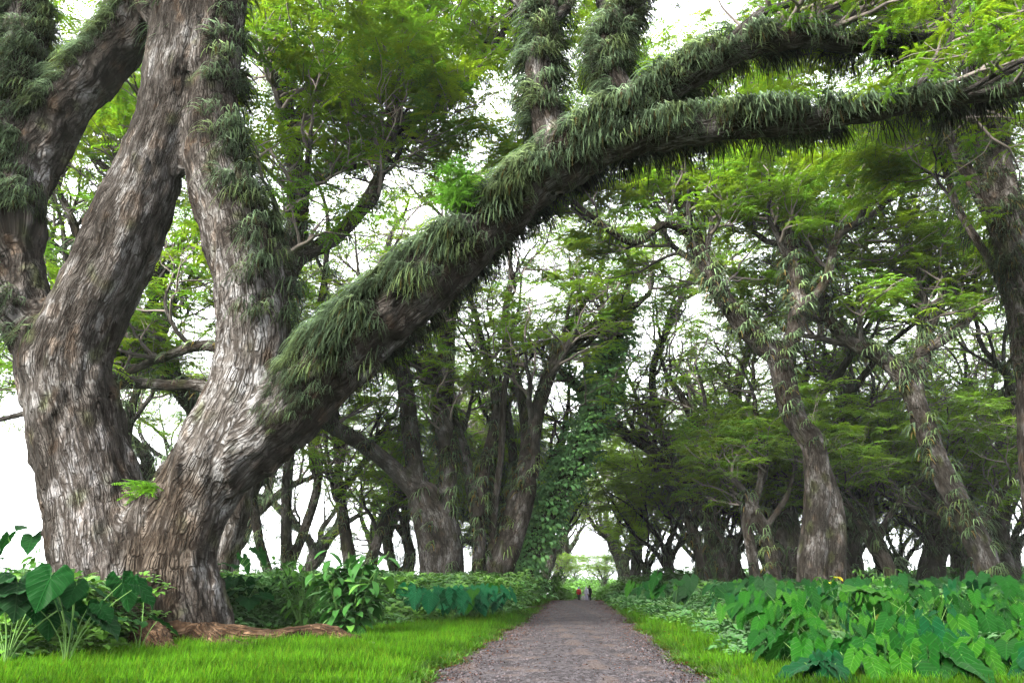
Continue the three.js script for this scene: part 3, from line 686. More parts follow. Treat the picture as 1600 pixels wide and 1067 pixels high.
sightedTree('rain_tree', 'twisted double trunk tree rising behind the right leaf bed and forking twice', {
  depth: 32, cell: 0.08, thin: 0.78, thin0: 0.85, blend: 0.1, rough: 0.08, seed: 1400, pale: -0.1, moss: -0.05, ferns: 5.5, fernSize: 1.05, fernOpts: farFerns, crown: { top: 29, keep: 0.85 },
  limbs: [
    { pts: [[1268, 960, 30], [1270, 890, 27], [1275, 820, 24], [1278, 750, 24], [1270, 695, 22], [1242, 652, 21], [1226, 595, 20], [1216, 550, 21]], fern: 0.35, from: 0.55 },
    { pts: [[1302, 950, 24], [1304, 860, 23], [1303, 790, 20], [1285, 730, 14], [1268, 690, 10]], fern: 0.05 },
    { pts: [[1218, 562, 18], [1182, 530, 21], [1140, 480, 18], [1110, 430, 16], [1085, 370, 14], [1062, 310, 12], [1040, 240, 9]], fern: 1.2, grow: { n: 11, from: 0.3, len: 4.6 } },
    { pts: [[1222, 565, 17], [1246, 500, 17], [1240, 420, 15], [1228, 350, 13], [1210, 290, 10], [1180, 220, 8]], fern: 1.2, grow: { n: 11, from: 0.3, len: 4.6 }, drift: 2 },
    { pts: [[1085, 370, 9], [1040, 350, 8], [990, 380, 7], [940, 350, 6], [890, 310, 4]], fern: 0.6, grow: { n: 8, from: 0.2, len: 3.2 }, drift: -2 },
    { pts: [[1245, 490, 10], [1290, 440, 9], [1310, 370, 8], [1370, 330, 6], [1440, 260, 4]], fern: 0.6, grow: { n: 11, from: 0.3, len: 4.6 }, drift: 1 },
  ],
});
sightedTree('rain_tree', 'slender tree leaning left from the right edge with a pale lower trunk', {
  depth: 36, cell: 0.08, seed: 1500, pale: 0.1, ferns: 5.5, fernSize: 1.05, fernOpts: farFerns, crown: { top: 23 },
  limbs: [
    { pts: [[1565, 960, 22], [1542, 880, 19], [1506, 800, 18], [1470, 730, 17], [1446, 670, 16], [1426, 610, 15], [1412, 582, 15]], fern: 0.6 },
    { pts: [[1412, 588, 13], [1370, 552, 13], [1332, 535, 12], [1292, 490, 9], [1280, 420, 7]], fern: 1.1, grow: { n: 10, from: 0.3, len: 4.4 } },
    { pts: [[1424, 605, 12], [1446, 540, 11], [1440, 470, 10], [1428, 400, 8]], fern: 1.1, grow: { n: 10, from: 0.3, len: 4.4 }, drift: 2 },
    { pts: [[1440, 550, 8], [1490, 520, 7], [1540, 470, 6]], fern: 0.9, grow: g3 },
  ],
});
sightedTree('rain_tree', 'dark tree leaning far left over the path beyond the leaf bed', {
  depth: 52, cell: 0.12, thin: 0.72, thin0: 0.75, blend: 0.1, rough: 0.06, seed: 1600, moss: 0.1, ferns: 3.4, fernSize: 1.2, fernOpts: farFerns, crown: { top: 29, keep: 0.3 },
  limbs: [
    { pts: [[1150, 940, 20], [1128, 865, 19], [1100, 795, 16], [1062, 742, 14], [1020, 705, 12], [975, 675, 9], [930, 630, 7]], fern: 1, grow: g4 },
    { pts: [[1110, 930, 15], [1090, 850, 13], [1060, 780, 11], [1020, 720, 8], [1000, 650, 6]], fern: 1, grow: g3, drift: 3 },
    { pts: [[1062, 745, 10], [1030, 660, 9], [1020, 580, 8], [1050, 500, 7], [1085, 420, 6], [1100, 340, 5]], fern: 1, grow: { n: 12, from: 0.35, len: 4.6 }, drift: 2 },
    { pts: [[1100, 800, 9], [1110, 700, 8], [1150, 610, 7], [1170, 520, 6], [1150, 430, 5]], fern: 0.8, grow: { n: 9, from: 0.35, len: 4.2 }, drift: 3 },
  ],
});
sightedTree('rain_tree', 'pair of thin grey stems standing close together left of the twisted trunk', {
  depth: 41, cell: 0.09, seed: 1700, pale: 0.1, moss: -0.2, ferns: 5, fernOpts: farFerns, crown: { top: 14, leaf: 0.9 },
  limbs: [
    { pts: [[1186, 955, 9], [1177, 875, 8.5], [1168, 808, 8.5], [1186, 765, 6], [1192, 700, 5], [1180, 640, 4]], fern: 0.1, grow: { n: 3, len: 3 } },
    { pts: [[1214, 950, 12], [1207, 870, 11], [1188, 815, 9], [1165, 770, 6]], fern: 0.6, grow: { n: 3, len: 3 } },
    { pts: [[1200, 820, 5], [1230, 775, 4], [1245, 720, 3.5]], fern: 0, grow: { n: 3, len: 2.5 } },
  ],
});
sightedTree('rain_tree', 'dark fern hung tree at the right edge with bare twigs', {
  depth: 20, cell: 0.06, thin: 0.8, thin0: 0.72, seed: 1800, pale: -0.2, moss: -0.1, ferns: 11, fernSize: 0.95, crown: { top: 16, leaf: 0.9 }, fine: true,
  limbs: [
    { pts: [[1650, 985, 40], [1640, 880, 32], [1622, 780, 28], [1612, 650, 28], [1606, 500, 27], [1586, 380, 30], [1556, 260, 33], [1540, 150, 34], [1560, 60, 30], [1600, -20, 26], [1640, -100, 20]], fern: 1, from: 0.35, grow: g4 },
    { pts: [[1602, 440, 15], [1548, 335, 14], [1505, 255, 12], [1478, 195, 10], [1462, 120, 7], [1440, 60, 5]], fern: 1.3, grow: { n: 4, len: 3 } },
    { pts: [[1600, 560, 10], [1560, 430, 8], [1500, 330, 7], [1470, 240, 5]], fern: 0.4, grow: { n: 3, len: 3 }, drift: 2 },
    { pts: [[1545, 165, 12], [1510, 80, 9], [1480, 10, 7], [1430, -40, 5]], fern: 0.6, grow: { n: 5, len: 3, from: 0.3 }, drift: -1.5 },
  ],
});
// trees behind on the left
sightedTree('rain_tree', 'tall shaggy tree standing close behind the great double trunk', {
  depth: 25, cell: 0.08, seed: 1850, pale: 0.1, ferns: 7, fernSize: 1.0, fernOpts: farFerns, crown: { top: 27, keep: 0.5 },
  limbs: [
    { pts: [[330, 980, 30], [345, 880, 26], [372, 760, 24], [392, 640, 22], [420, 520, 20], [452, 410, 17], [466, 310, 15], [450, 190, 12], [430, 60, 10], [424, -60, 8]], fern: 1, from: 0.4, grow: { n: 10, from: 0.5, len: 5 } },
    { pts: [[455, 405, 14], [520, 372, 12], [562, 330, 10], [590, 280, 9], [612, 205, 8], [600, 120, 7], [575, 20, 6]], fern: 0.7, drift: 1, grow: { n: 14, from: 0.2, len: 4.2 } },
    { pts: [[462, 300, 10], [540, 250, 9], [640, 190, 8], [720, 140, 8], [780, 60, 6], [830, -20, 5]], fern: 0.2, drift: 2, grow: { n: 13, from: 0.15, len: 4.2 } },
    { pts: [[380, 720, 11], [330, 610, 10], [260, 602, 9], [200, 600, 8], [150, 612, 6], [60, 640, 5], [-20, 660, 4]], fern: 0.2, drift: 2, grow: { n: 5, from: 0.2, len: 3.5 } },
    { pts: [[400, 600, 11], [330, 540, 9], [250, 560, 7], [180, 590, 5]], fern: 0.3, drift: 4, grow: { n: 5, from: 0.3, len: 4 } },
    { pts: [[440, 450, 11], [380, 330, 10], [300, 260, 9], [220, 300, 7], [150, 250, 5]], fern: 0.4, drift: 3, grow: { n: 9, from: 0.3, len: 4.5 } },
  ],
});
sightedTree('rain_tree', 'thin dark climber clad trunk curving left just behind the great tree', {
  depth: 55, cell: 0.12, thin: 0.75, thin0: 0.75, blend: 0.1, rough: 0.06, seed: 1900, ferns: 3.2, fernSize: 1.2, fernOpts: farFerns, crown: { top: 17 },
  limbs: [{ pts: [[432, 930, 11], [408, 860, 10], [396, 790, 9.5], [388, 720, 9], [360, 650, 8], [330, 600, 6], [250, 590, 5], [170, 600, 4]], fern: 1, grow: g4 }, { pts: [[388, 720, 7], [420, 650, 6], [430, 580, 5]], fern: 1, grow: g3 }],
});
sightedTree('rain_tree', 'straight dark trunk with a curved second stem behind the shrubs', {
  depth: 58, cell: 0.12, thin: 0.75, thin0: 0.75, blend: 0.1, rough: 0.06, seed: 2000, ferns: 3.2, fernSize: 1.2, fernOpts: farFerns, crown: { top: 29, keep: 0.4 },
  limbs: [{ pts: [[446, 940, 13], [447, 850, 12], [448, 760, 11], [456, 680, 10], [470, 600, 9], [460, 520, 7]], fern: 0.8, grow: g4 }, { pts: [[455, 880, 10], [478, 820, 10], [496, 755, 9], [492, 700, 8], [510, 640, 7], [540, 560, 6]], fern: 0.7, grow: g4 }],
});
sightedTree('rain_tree', 'grey trunk with a low right hand limb behind the shrubs', {
  depth: 54, cell: 0.12, thin: 0.75, thin0: 0.75, blend: 0.1, rough: 0.06, seed: 2100, pale: 0.1, ferns: 3.2, fernSize: 1.2, fernOpts: farFerns, crown: { top: 18 },
  limbs: [{ pts: [[552, 940, 16], [545, 870, 14], [536, 810, 12], [528, 750, 10], [534, 690, 9], [520, 630, 7]], fern: 0.7, grow: g4 }, { pts: [[560, 910, 12], [585, 860, 11], [600, 815, 9], [640, 760, 7]], fern: 0.7, grow: g3 }, { pts: [[532, 770, 8], [570, 720, 7], [600, 670, 6]], fern: 0.7, grow: g3 }],
});
sightedTree('rain_tree', 'small far tree with a looped double trunk left of the pale trunk', {
  depth: 68, cell: 0.13, seed: 2200, ferns: 5, fernSize: 1.4, fernOpts: farFerns, crown: { top: 17 },
  limbs: [{ pts: [[626, 940, 12], [614, 885, 8], [604, 840, 8], [612, 790, 6]], fern: 0.6, grow: g3 }, { pts: [[628, 930, 11], [640, 870, 9], [632, 820, 8], [640, 760, 6]], fern: 0.8, grow: g3 }],
});

// ---------------------------------------------------------------- the rest of the avenue and the wood behind: three kinds, then copies
function genericTree(seed, o) {
  const R = rngOf(seed), tree = new THREE.Group(), limbs = [], lean = o.lean, h = o.fork;
  const trunk = [{ p: V(0, -0.6, 0), r: o.r * 1.4 }, { p: V(0, 0.4, 0), r: o.r * 1.1 }, { p: V(lean * 0.35, h * 0.5, (R() - 0.5) * 0.6), r: o.r * 0.92 }, { p: V(lean, h, (R() - 0.5) * 0.8), r: o.r * 0.85 }];
  limbs.push({ name: 'trunk', fern: o.fernTrunk ?? 0.5, ...curve(trunk, 0.5) });
  const top = trunk[3].p;
  for (let i = 0; i < o.limbs; i++) {
    const a = i / o.limbs * 6.283 + R() * 0.8, pts = [{ p: top.clone().add(V(0, -0.5 + (R() - 0.5), 0)), r: o.r * 0.6 }]; let p = top.clone(), d = V(Math.cos(a) * 0.75 + lean * 0.08, 0.9, Math.sin(a) * 0.75).normalize();
    for (let k = 1; k <= 5; k++) { d.add(V((R() - 0.5) * 0.8, (R() - 0.5) * 0.5 + 0.05, (R() - 0.5) * 0.8)).normalize(); p = p.clone().addScaledVector(d, o.len / 5); pts.push({ p, r: o.r * 0.6 * (1 - k * 0.14) }); }
    limbs.push({ name: 'limb', fern: 1, ...curve(pts, 0.5), grow: { n: o.per ?? 4, from: o.from ?? 0.4, len: o.blen ?? 4.5 } });
  }
  woodParts(limbs, o.cell ?? 0.13, tree, barkTint(o.pale ?? -0.1, o.moss ?? 0), 0.15, 0.12);
  const crown = new Crown(seed + 1, { levels: 3, kids: [4, 5], tip: 1, leaf: 1.15, rise: 0.16, top: o.top, ...o.crown });
  for (const L of limbs) if (L.grow) growOn(crown, L, L.grow);
  crown.build(tree, o.tones ?? leafTones, false);
  fernsOn(limbs, 2.6, 1.3, seed + 2, tree, farFerns);
  return tree;
}
const protoA = genericTree(3000, { r: 0.75, fork: 5, lean: 1.6, limbs: 5, len: 9, top: 22, crown: { keep: 0.3, leaf: 1.05 } });
const protoB = genericTree(3100, { r: 0.6, fork: 6.5, lean: -1.2, limbs: 4, len: 9, top: 24, per: 5, crown: { keep: 0.3, leaf: 1.05 } });
const protoC = genericTree(3200, { r: 0.38, fork: 3.2, lean: 0.9, limbs: 5, len: 6, top: 11, blen: 3.6, from: 0.25, cell: 0.1, tones: [[0.9, 1, 0.9], [1.15, 1.15, 0.8], [0.8, 0.95, 0.8]], crown: { leaf: 0.95, tip: 2, keep: 0.42 } });
const protoD = genericTree(3300, { r: 0.34, fork: 3, lean: 0.7, limbs: 6, len: 6.5, top: 12, blen: 3.8, from: 0.2, cell: 0.1, pale: 0.3, tones: [[1, 1, 1], [1.3, 1.2, 0.9], [1.1, 1.1, 1]], crown: { leaf: 1.1, tip: 2, keep: 0.45 } });
const used = new Set();
function plantTree(proto, x, z, turn, s, label, group) {
  const t = used.has(proto) ? proto.clone() : proto; used.add(proto);
  t.name = numbered('rain_tree'); t.position.set(x, land(x, z), z); t.rotation.y = turn; t.scale.setScalar(s);
  t.userData = { label, category: 'tree' }; if (group) t.userData.group = group;
  scene.add(t);
}
{
  const R = rngOf(77), at = (px, depth) => place(px, 905, depth).x, ord = ['nearest', 'second', 'third', 'fourth', 'fifth', 'sixth', 'seventh', 'eighth', 'ninth', 'tenth', 'eleventh', 'twelfth', 'thirteenth', 'fourteenth', 'fifteenth', 'sixteenth'];
  [60, 74, 90, 110, 132].forEach((d, i) => plantTree(R() < 0.5 ? protoA : protoB, edge(PATH_L, -d) - 4.2 - R() * 1.5, -d, R() * 6.28, 1.1 + R() * 0.35, ord[i] + ' of the distant avenue trees in the row left of the far path', 'far left avenue trees'));
  [88, 106, 128].forEach((d, i) => plantTree(R() < 0.5 ? protoA : protoB, edge(PATH_R, -d) + 4.2 + R() * 1.5, -d, R() * 6.28, 1.1 + R() * 0.35, ord[i] + ' of the distant avenue trees in the row right of the far path', 'far right avenue trees'));
  // the wood on the right, then the small trees in it, then scattered trees beyond on the left; each list runs from left to right
  const rows = [
    [[[1330, 52], [1392, 60], [1450, 51], [1500, 64], [1575, 53], [1660, 44]], 1.0, 0.35, 'dark fern clad trunk in the crowded right hand wood, ', ' from the left', 'trees of the right hand wood'],
    [[[1330, 47], [1390, 43], [1470, 50], [1530, 44], [1590, 56]], 0.85, 0.35, 'small low branching tree among the right hand trunks, ', ' from the left', 'understorey trees of the right wood'],
    [[[700, 72], [760, 62], [800, 84], [835, 64], [1000, 82], [1040, 62], [1085, 70], [1120, 56], [1165, 50], [1215, 58], [1340, 60], [1420, 66], [1500, 54], [1580, 62]], 0.9, 0.5, 'light green leafy tree showing between the darker trunks, ', ' from the left', 'light green trees between the trunks'],
    [[[300, 40], [1120, 78], [1238, 46]], 1.35, 0.2, 'tall spreading tree with a high crown standing in the middle distance, ', ' from the left', 'tall trees in the middle distance'],
    [[[868, 128], [884, 150], [900, 190], [925, 200], [938, 150], [950, 132]], 0.55, 0.3, 'low bright tree closing the far end of the path, ', ' from the left', 'bushy trees at the far end of the path'],
    [[[120, 34], [215, 44], [330, 74], [470, 86], [580, 95], [690, 78]], 1.0, 0.4, 'distant spreading tree in the open ground behind the left shrubs, ', ' from the left', 'far left trees'],
  ];
  rows.forEach(([list, s0, s1, a, b, group], k) => list.forEach(([px, d], i) => plantTree(k === 2 ? protoD : k === 1 || k === 4 ? protoC : R() < 0.5 ? protoB : protoA, at(px, d), -d, R() * 6.28, s0 + R() * s1, a + (i ? ord[i] : 'first') + b, group)));
}

// ---------------------------------------------------------------- big leaved plants
function taroLeaf(seed, wide, lobe, wave) {       // heart shaped blade round its stalk, tip along +z, lobes behind
  const r = rngOf(seed), mb = new MB(), A = 30, K = 5, ph = r() * 6;
  const rim = (t) => { const q = Math.abs(t) / Math.PI; return q < 0.5 ? lerp(1, wide, Math.pow(Math.sin(q * Math.PI), 0.75)) * (1 - 0.1 * Math.sin(q * 6.28)) : q < 0.86 ? lerp(wide, lobe, smooth(0.5, 0.86, q)) : lerp(lobe, 0.1, smooth(0.86, 1, q)); };
  const point = (i, k) => {
    const t = (i / A * 2 - 1) * Math.PI, q = k / K, ro = rim(t) * q, x = Math.sin(t) * ro, z = Math.cos(t) * ro;
    const y = 0.22 * Math.abs(x) - 0.3 * x * x - 0.16 * z * Math.abs(z) - 0.05 + wave * q * q * Math.sin(t * 9 + ph) * 0.6 + wave * 0.6 * q * Math.sin(t * 21);
    return V(x, y, z);
  };
  for (let k = 0; k <= K; k++) for (let i = 0; i <= A; i++) { const p = point(i, k); mb.v(p, V(0, 1, 0), p.x * 0.5 + 0.5, p.z * 0.5 + 0.5); }
  for (let k = 0; k < K; k++) for (let i = 0; i < A; i++) { const a = k * (A + 1) + i; if (k) mb.t(a, a + A + 1, a + 1); mb.t(a + 1, a + A + 1, a + A + 2); }
  const g = mb.geo(false); g.computeVertexNormals(); return g;
}
const HEARTS = [taroLeaf(1, 0.56, 0.5, 0.03), taroLeaf(2, 0.5, 0.5, 0.045), taroLeaf(3, 0.62, 0.5, 0.06)], ARROWS = [taroLeaf(4, 0.36, 0.46, 0.02), taroLeaf(5, 0.32, 0.42, 0.03), taroLeaf(6, 0.4, 0.48, 0.025)];
const veins = dataTexture(512, (u, v) => {
  const x = Math.abs(u * 2 - 1), z = v * 2 - 1, s = (z - x * (0.75 + 0.25 * z)) / 0.17, f = Math.abs(s - Math.round(s)) * 0.17, n = R0();
  const line = Math.max(1 - smooth(0.006, 0.024, x), (1 - smooth(0.004, 0.02, f)) * 0.9 * smooth(0.95, 0.3, x));
  const fine = (s * 3 - Math.round(s * 3)); const k = 0.8 + 0.08 * n + 0.12 * Math.abs(fine);
  return mixc([0.42 * k, 0.62 * k, 0.42 * k], [1.0, 1.0, 0.85], line);
}, true);
const taroMat = (name, r, g, b) => leafy(name, r, g, b, 0.3, { map: veins, bumpMap: veins, bumpScale: 0.012, clearcoat: 0.015, clearcoatRoughness: 0.35, specularIntensity: 0.05 });
const TARO = { blue: taroMat('blue green leaf', 0.0026, 0.0361, 0.0129), green: taroMat('green leaf', 0.0052, 0.0396, 0.0043), deep: taroMat('deep green leaf', 0.0052, 0.0361, 0.0077), lime: taroMat('lime leaf', 0.0206, 0.0731, 0.0052), grey: taroMat('greyish leaf', 0.0138, 0.0361, 0.0155), fresh: taroMat('fresh green leaf', 0.0095, 0.0559, 0.0034), aqua: taroMat('pale blue green leaf', 0.0112, 0.0860, 0.0430), yellow: taroMat('yellow leaf', 0.0774, 0.0645, 0.0069) };
function taro(seed, pos, o, label, group) {
  const R = rngOf(seed), t = thing('taro_plant', label, 'plant', pos, group), stalks = new MB();
  for (let i = 0; i < o.n; i++) {
    const az = o.face !== undefined && i < o.n * 0.7 ? o.face + (R() - 0.5) * 2.4 : i / o.n * 6.283 + R() * 1.2, H = o.h * (0.55 + 0.5 * R()), out = H * (0.25 + R() * 0.45), d = V(Math.sin(az), 0, Math.cos(az));
    const pts = []; for (let k = 0; k <= 5; k++) { const q = k / 5; pts.push(d.clone().multiplyScalar(0.03 + out * q * q).add(V(0, H * (q - 0.06 * q * q), 0))); }
    tube(stalks, pts, pts.map((_, k) => 0.016 * o.size * (1.5 - k * 0.16)), 5);
    const set = o.leaves, m = part('leaf', set[Math.floor(R() * set.length)], R() < 0.003 ? TARO.yellow : R() < 0.16 ? o.alt : o.mat, t), s = o.size * (0.7 + R() * 0.5);
    m.position.copy(pts[5]).addScaledVector(d, 0.01); m.rotation.order = 'YXZ';
    m.rotation.set((o.tilt ?? 0.7) + (R() - 0.5) * 1.1, az + (R() - 0.5) * 0.6, (R() - 0.5) * 0.6);
    m.scale.set(s, s, s);
  }
  const m = part('stalk', stalks.geo(false), M.stalk, t); return t;
}
const gp = (x, y) => { const p = onGround(x, y); p.y = land(p.x, p.z); return p; };
taro(408, gp(60, 1036), { n: 8, h: 1.25, size: 0.38, leaves: HEARTS, mat: TARO.deep, alt: TARO.green, tilt: 0.5 }, 'smaller dark taro behind the two large ones at the left edge');
taro(401, gp(100, 1048), { n: 12, h: 1.25, size: 0.4, leaves: HEARTS, mat: TARO.deep, alt: TARO.grey, tilt: 0.55 }, 'large dark green taro with ribbed leaves in front of the great trunk');
taro(402, gp(5, 1050), { n: 11, h: 1.25, size: 0.46, leaves: HEARTS, mat: TARO.deep, alt: TARO.grey, tilt: 0.6 }, 'dark taro plant at the left edge of the lawn');
taro(403, gp(215, 1024), { n: 4, h: 0.9, size: 0.4, leaves: ARROWS, mat: TARO.green, alt: TARO.grey, tilt: 0.3 }, 'small sparse taro at the mossy foot of the great trunk');
taro(404, place(35, 905, 16).setY(0), { n: 12, h: 2.4, size: 0.5, leaves: ARROWS, mat: TARO.deep, alt: TARO.green, tilt: 0.2 }, 'tall dark plant against the white sky left of the great trunk');
taro(405, place(345, 905, 19.5).setY(0), { n: 11, h: 2.0, size: 0.48, leaves: HEARTS, mat: TARO.green, alt: TARO.lime, tilt: 0.4 }, 'tall light green taro just right of the great trunk');
taro(406, gp(385, 992), { n: 11, h: 1.3, size: 0.44, leaves: HEARTS, mat: TARO.deep, alt: TARO.green, tilt: 0.6 }, 'dark taro behind the surface root of the great tree');
taro(407, gp(440, 985), { n: 9, h: 1.3, size: 0.4, leaves: HEARTS, mat: TARO.grey, alt: TARO.lime, tilt: 0.6 }, 'greyish taro between the dark glossy shrub and the great trunk');
{
  const R = rngOf(410);
  for (let i = 0; i < 18; i++) { const x = 632 + i * 8.6 + R() * 8, y = 966 + R() * 16 - i * 0.6; taro(411 + i, gp(x, y), { n: 8, h: 0.95, size: 0.4, leaves: HEARTS, mat: TARO.aqua, alt: i % 3 ? TARO.blue : TARO.lime, tilt: 0.85, face: 0.2 }, ...(() => { const w = `pale blue green taro in the low clump before the pale flared trunk, ${['left', 'middle', 'right'][Math.floor(i / 6)]} part, ${y > 972 ? 'front' : 'back'}`; return [w, w]; })()); }
  // the bed on the right: near plants tall and close, then sparser among the ground cover
  const near = [], mid = [];
  for (let k = 0; k < 6000 && near.length < 140; k++) { const d = 8.7 + R() * 7.2, x = 2 + R() * 9.5; if (!bedR(x - 0.2, -d) || x > d * 0.78 || near.some((q) => Math.hypot(q.x - x, q.z + d) < 0.46)) continue; near.push(V(x, 0, -d)); }
  for (let k = 0; k < 6000 && mid.length < 80; k++) { const d = 15.5 + R() * 17, x = 2.5 + R() * 22; if (!bedR(x - 0.3, -d) || x > d * 0.76 || mid.some((q) => Math.hypot(q.x - x, q.z + d) < 1.1)) continue; mid.push(V(x, 0, -d)); }
  near.sort((a, b) => b.z - a.z);
  const bedWords = (what, p, rows, names = ['in the front row of', 'in the second row of', 'in the third row of', 'behind the front rows of']) => {
    const d = -p.z, row = d < rows[0] ? 0 : d < rows[1] ? 1 : d < rows[2] ? 2 : 3, f = p.x / d;
    const side = f < 0.3 ? 'by the verge' : f < 0.42 ? 'left part' : f < 0.55 ? 'centre part' : 'right part', text = `${what} ${names[row]} the right bed, ${side}`;
    return [text, text];
  };
  near.forEach((p, i) => {
    const kind = R(), mat = kind < 0.42 ? 'green' : kind < 0.6 ? 'blue' : kind < 0.88 ? 'fresh' : 'lime', size = (0.24 + R() * R() * 0.32) * lerp(1.3, 0.95, smooth(9, 13, -p.z));
    taro(500 + i, p, { n: 5 + Math.floor(R() * 3), h: lerp(0.3, 0.85, smooth(9.5, 15, -p.z)) * lerp(0.7, 1.1, smooth(3, 6, p.x)) + R() * 0.25, size: size * 0.92, leaves: ARROWS, mat: TARO[mat], alt: TARO[mat === 'blue' ? 'green' : 'lime'], tilt: 0.55 + R() * 0.6, face: R() < 0.5 ? -0.5 : undefined }, ...bedWords({ green: 'bright green arrow leaved taro', blue: 'blue green arrow leaved taro', fresh: 'fresh grass green taro', lime: 'yellowish young taro' }[mat], p, [11, 12.6, 14.2]));
  });
  mid.forEach((p, i) => {
    const kind = R(), mat = kind < 0.45 ? 'deep' : kind < 0.8 ? 'grey' : 'green';
    taro(700 + i, p, { n: 4 + Math.floor(R() * 3), h: 1.0 + R() * 0.35, size: 0.3 + R() * 0.16, leaves: HEARTS, mat: TARO[mat], alt: TARO.lime, tilt: 0.65, face: -0.3 }, ...bedWords({ deep: 'dark green round leaved taro', grey: 'greyish ribbed taro', green: 'fresh green round leaved taro' }[mat], p, [0, 19, 25], ['', 'near the front plants of', 'in the middle of', 'far back in']));
  });
  taro(901, place(1392, 905, 14.5).setY(0), { n: 4, h: 1.12, size: 0.72, leaves: HEARTS, mat: TARO.lime, alt: TARO.lime, tilt: 0.25, face: 0 }, 'single broad lime green leaf plant standing above the middle of the right bed');
}
// shrubs with lance shaped leaves
function lance(seed, len, wid, droop) { const mb = new MB(); broadLeaf(mb, V(0, 0, 0), V(0, 0.1, 1).normalize(), V(0, 1, 0), len, wid, null, droop, 5, 0.3); return mb.geo(false); }
const LANCES = [lance(1, 0.34, 0.055, 0.7), lance(2, 0.4, 0.06, 1.0), lance(3, 0.28, 0.05, 0.5)];
M.gloss = leafy('glossy shrub leaf', 0.012, 0.05, 0.007, 0.25, { clearcoat: 0.12, clearcoatRoughness: 0.3 });
M.glossNew = leafy('young shrub leaf', 0.045, 0.13, 0.012, 0.4, { clearcoat: 0.08, clearcoatRoughness: 0.4 });
M.yellow = leafy('yellow leaf', 0.5, 0.4, 0.02, 0.4);
function shrub(seed, pos, o, label) {
  const R = rngOf(seed), t = thing('shrub', label, 'shrub', pos);
  for (let i = 0; i < o.stems; i++) {
    const a = i / o.stems * 6.283 + R(), lean = o.r * (0.2 + R() * 0.75), H = o.h * (0.7 + R() * 0.35), pts = [];
    for (let k = 0; k <= 7; k++) { const q = k / 7; pts.push(V(Math.cos(a) * lean * q, H * q * (1.1 - 0.1 * q), Math.sin(a) * lean * q).add(V((R() - 0.5) * 0.06, 0, (R() - 0.5) * 0.06))); }
    const mb = new MB(); tube(mb, pts, pts.map((_, k) => 0.018 * (1.1 - k * 0.12)), 5); part('stem', mb.geo(false), M.stalk, t);
    for (let k = 0; k < o.per; k++) {
      const q = 0.1 + 0.9 * Math.pow(R(), 0.7), f = q * 7, b = Math.min(6, Math.floor(f)), p = pts[b].clone().lerp(pts[b + 1], f - b), az = k * 2.4 + R() * 0.8;
      const m = part('leaf', o.set ? o.set[k % o.set.length] : LANCES[k % 3], R() < o.young ? o.matNew : o.mat, t);
      m.position.copy(p); m.rotation.order = 'YXZ'; m.rotation.set((R() - 0.35) * 0.9, az, (R() - 0.5) * 0.8); m.scale.setScalar((o.leaf ?? 1) * (0.75 + R() * 0.5));
    }
  }
}
shrub(951, gp(545, 1000), { stems: 26, per: 11, h: 1.7, r: 1.0, mat: M.gloss, matNew: M.glossNew, young: 0.12, leaf: 1.35 }, 'dark glossy shrub with long drooping leaves at the end of the surface root');
shrub(952, gp(470, 990), { stems: 22, per: 11, h: 1.65, r: 0.9, mat: M.cover, matNew: M.glossNew, young: 0.4, leaf: 0.8 }, 'lighter leafy shrub left of the dark glossy one');
shrub(953, place(1305, 905, 22).setY(0), { stems: 8, per: 10, h: 1.25, r: 0.5, mat: M.glossNew, matNew: M.yellow, young: 0.35, leaf: 0.75 }, 'shrub with yellow tinted leaves before the twisted double trunk');
shrub(954, place(1375, 905, 24).setY(0), { stems: 10, per: 12, h: 1.5, r: 0.8, mat: M.glossNew, matNew: M.glossNew, young: 0.5, leaf: 0.7 }, 'light green bushy shrub rising above the middle of the right bed');
shrub(955, place(60, 905, 18).setY(0), { stems: 12, per: 14, h: 1.9, r: 0.9, mat: M.glossNew, matNew: M.cover, young: 0.5, leaf: 0.8 }, 'light green shrub behind the tall plant at the left edge');
shrub(956, place(855, 905, 55).setY(land(0, -55)), { stems: 14, per: 14, h: 2.4, r: 1.8, mat: M.cover, matNew: M.glossNew, young: 0.3, leaf: 1.5 }, 'dense bush at the left side of the far path');
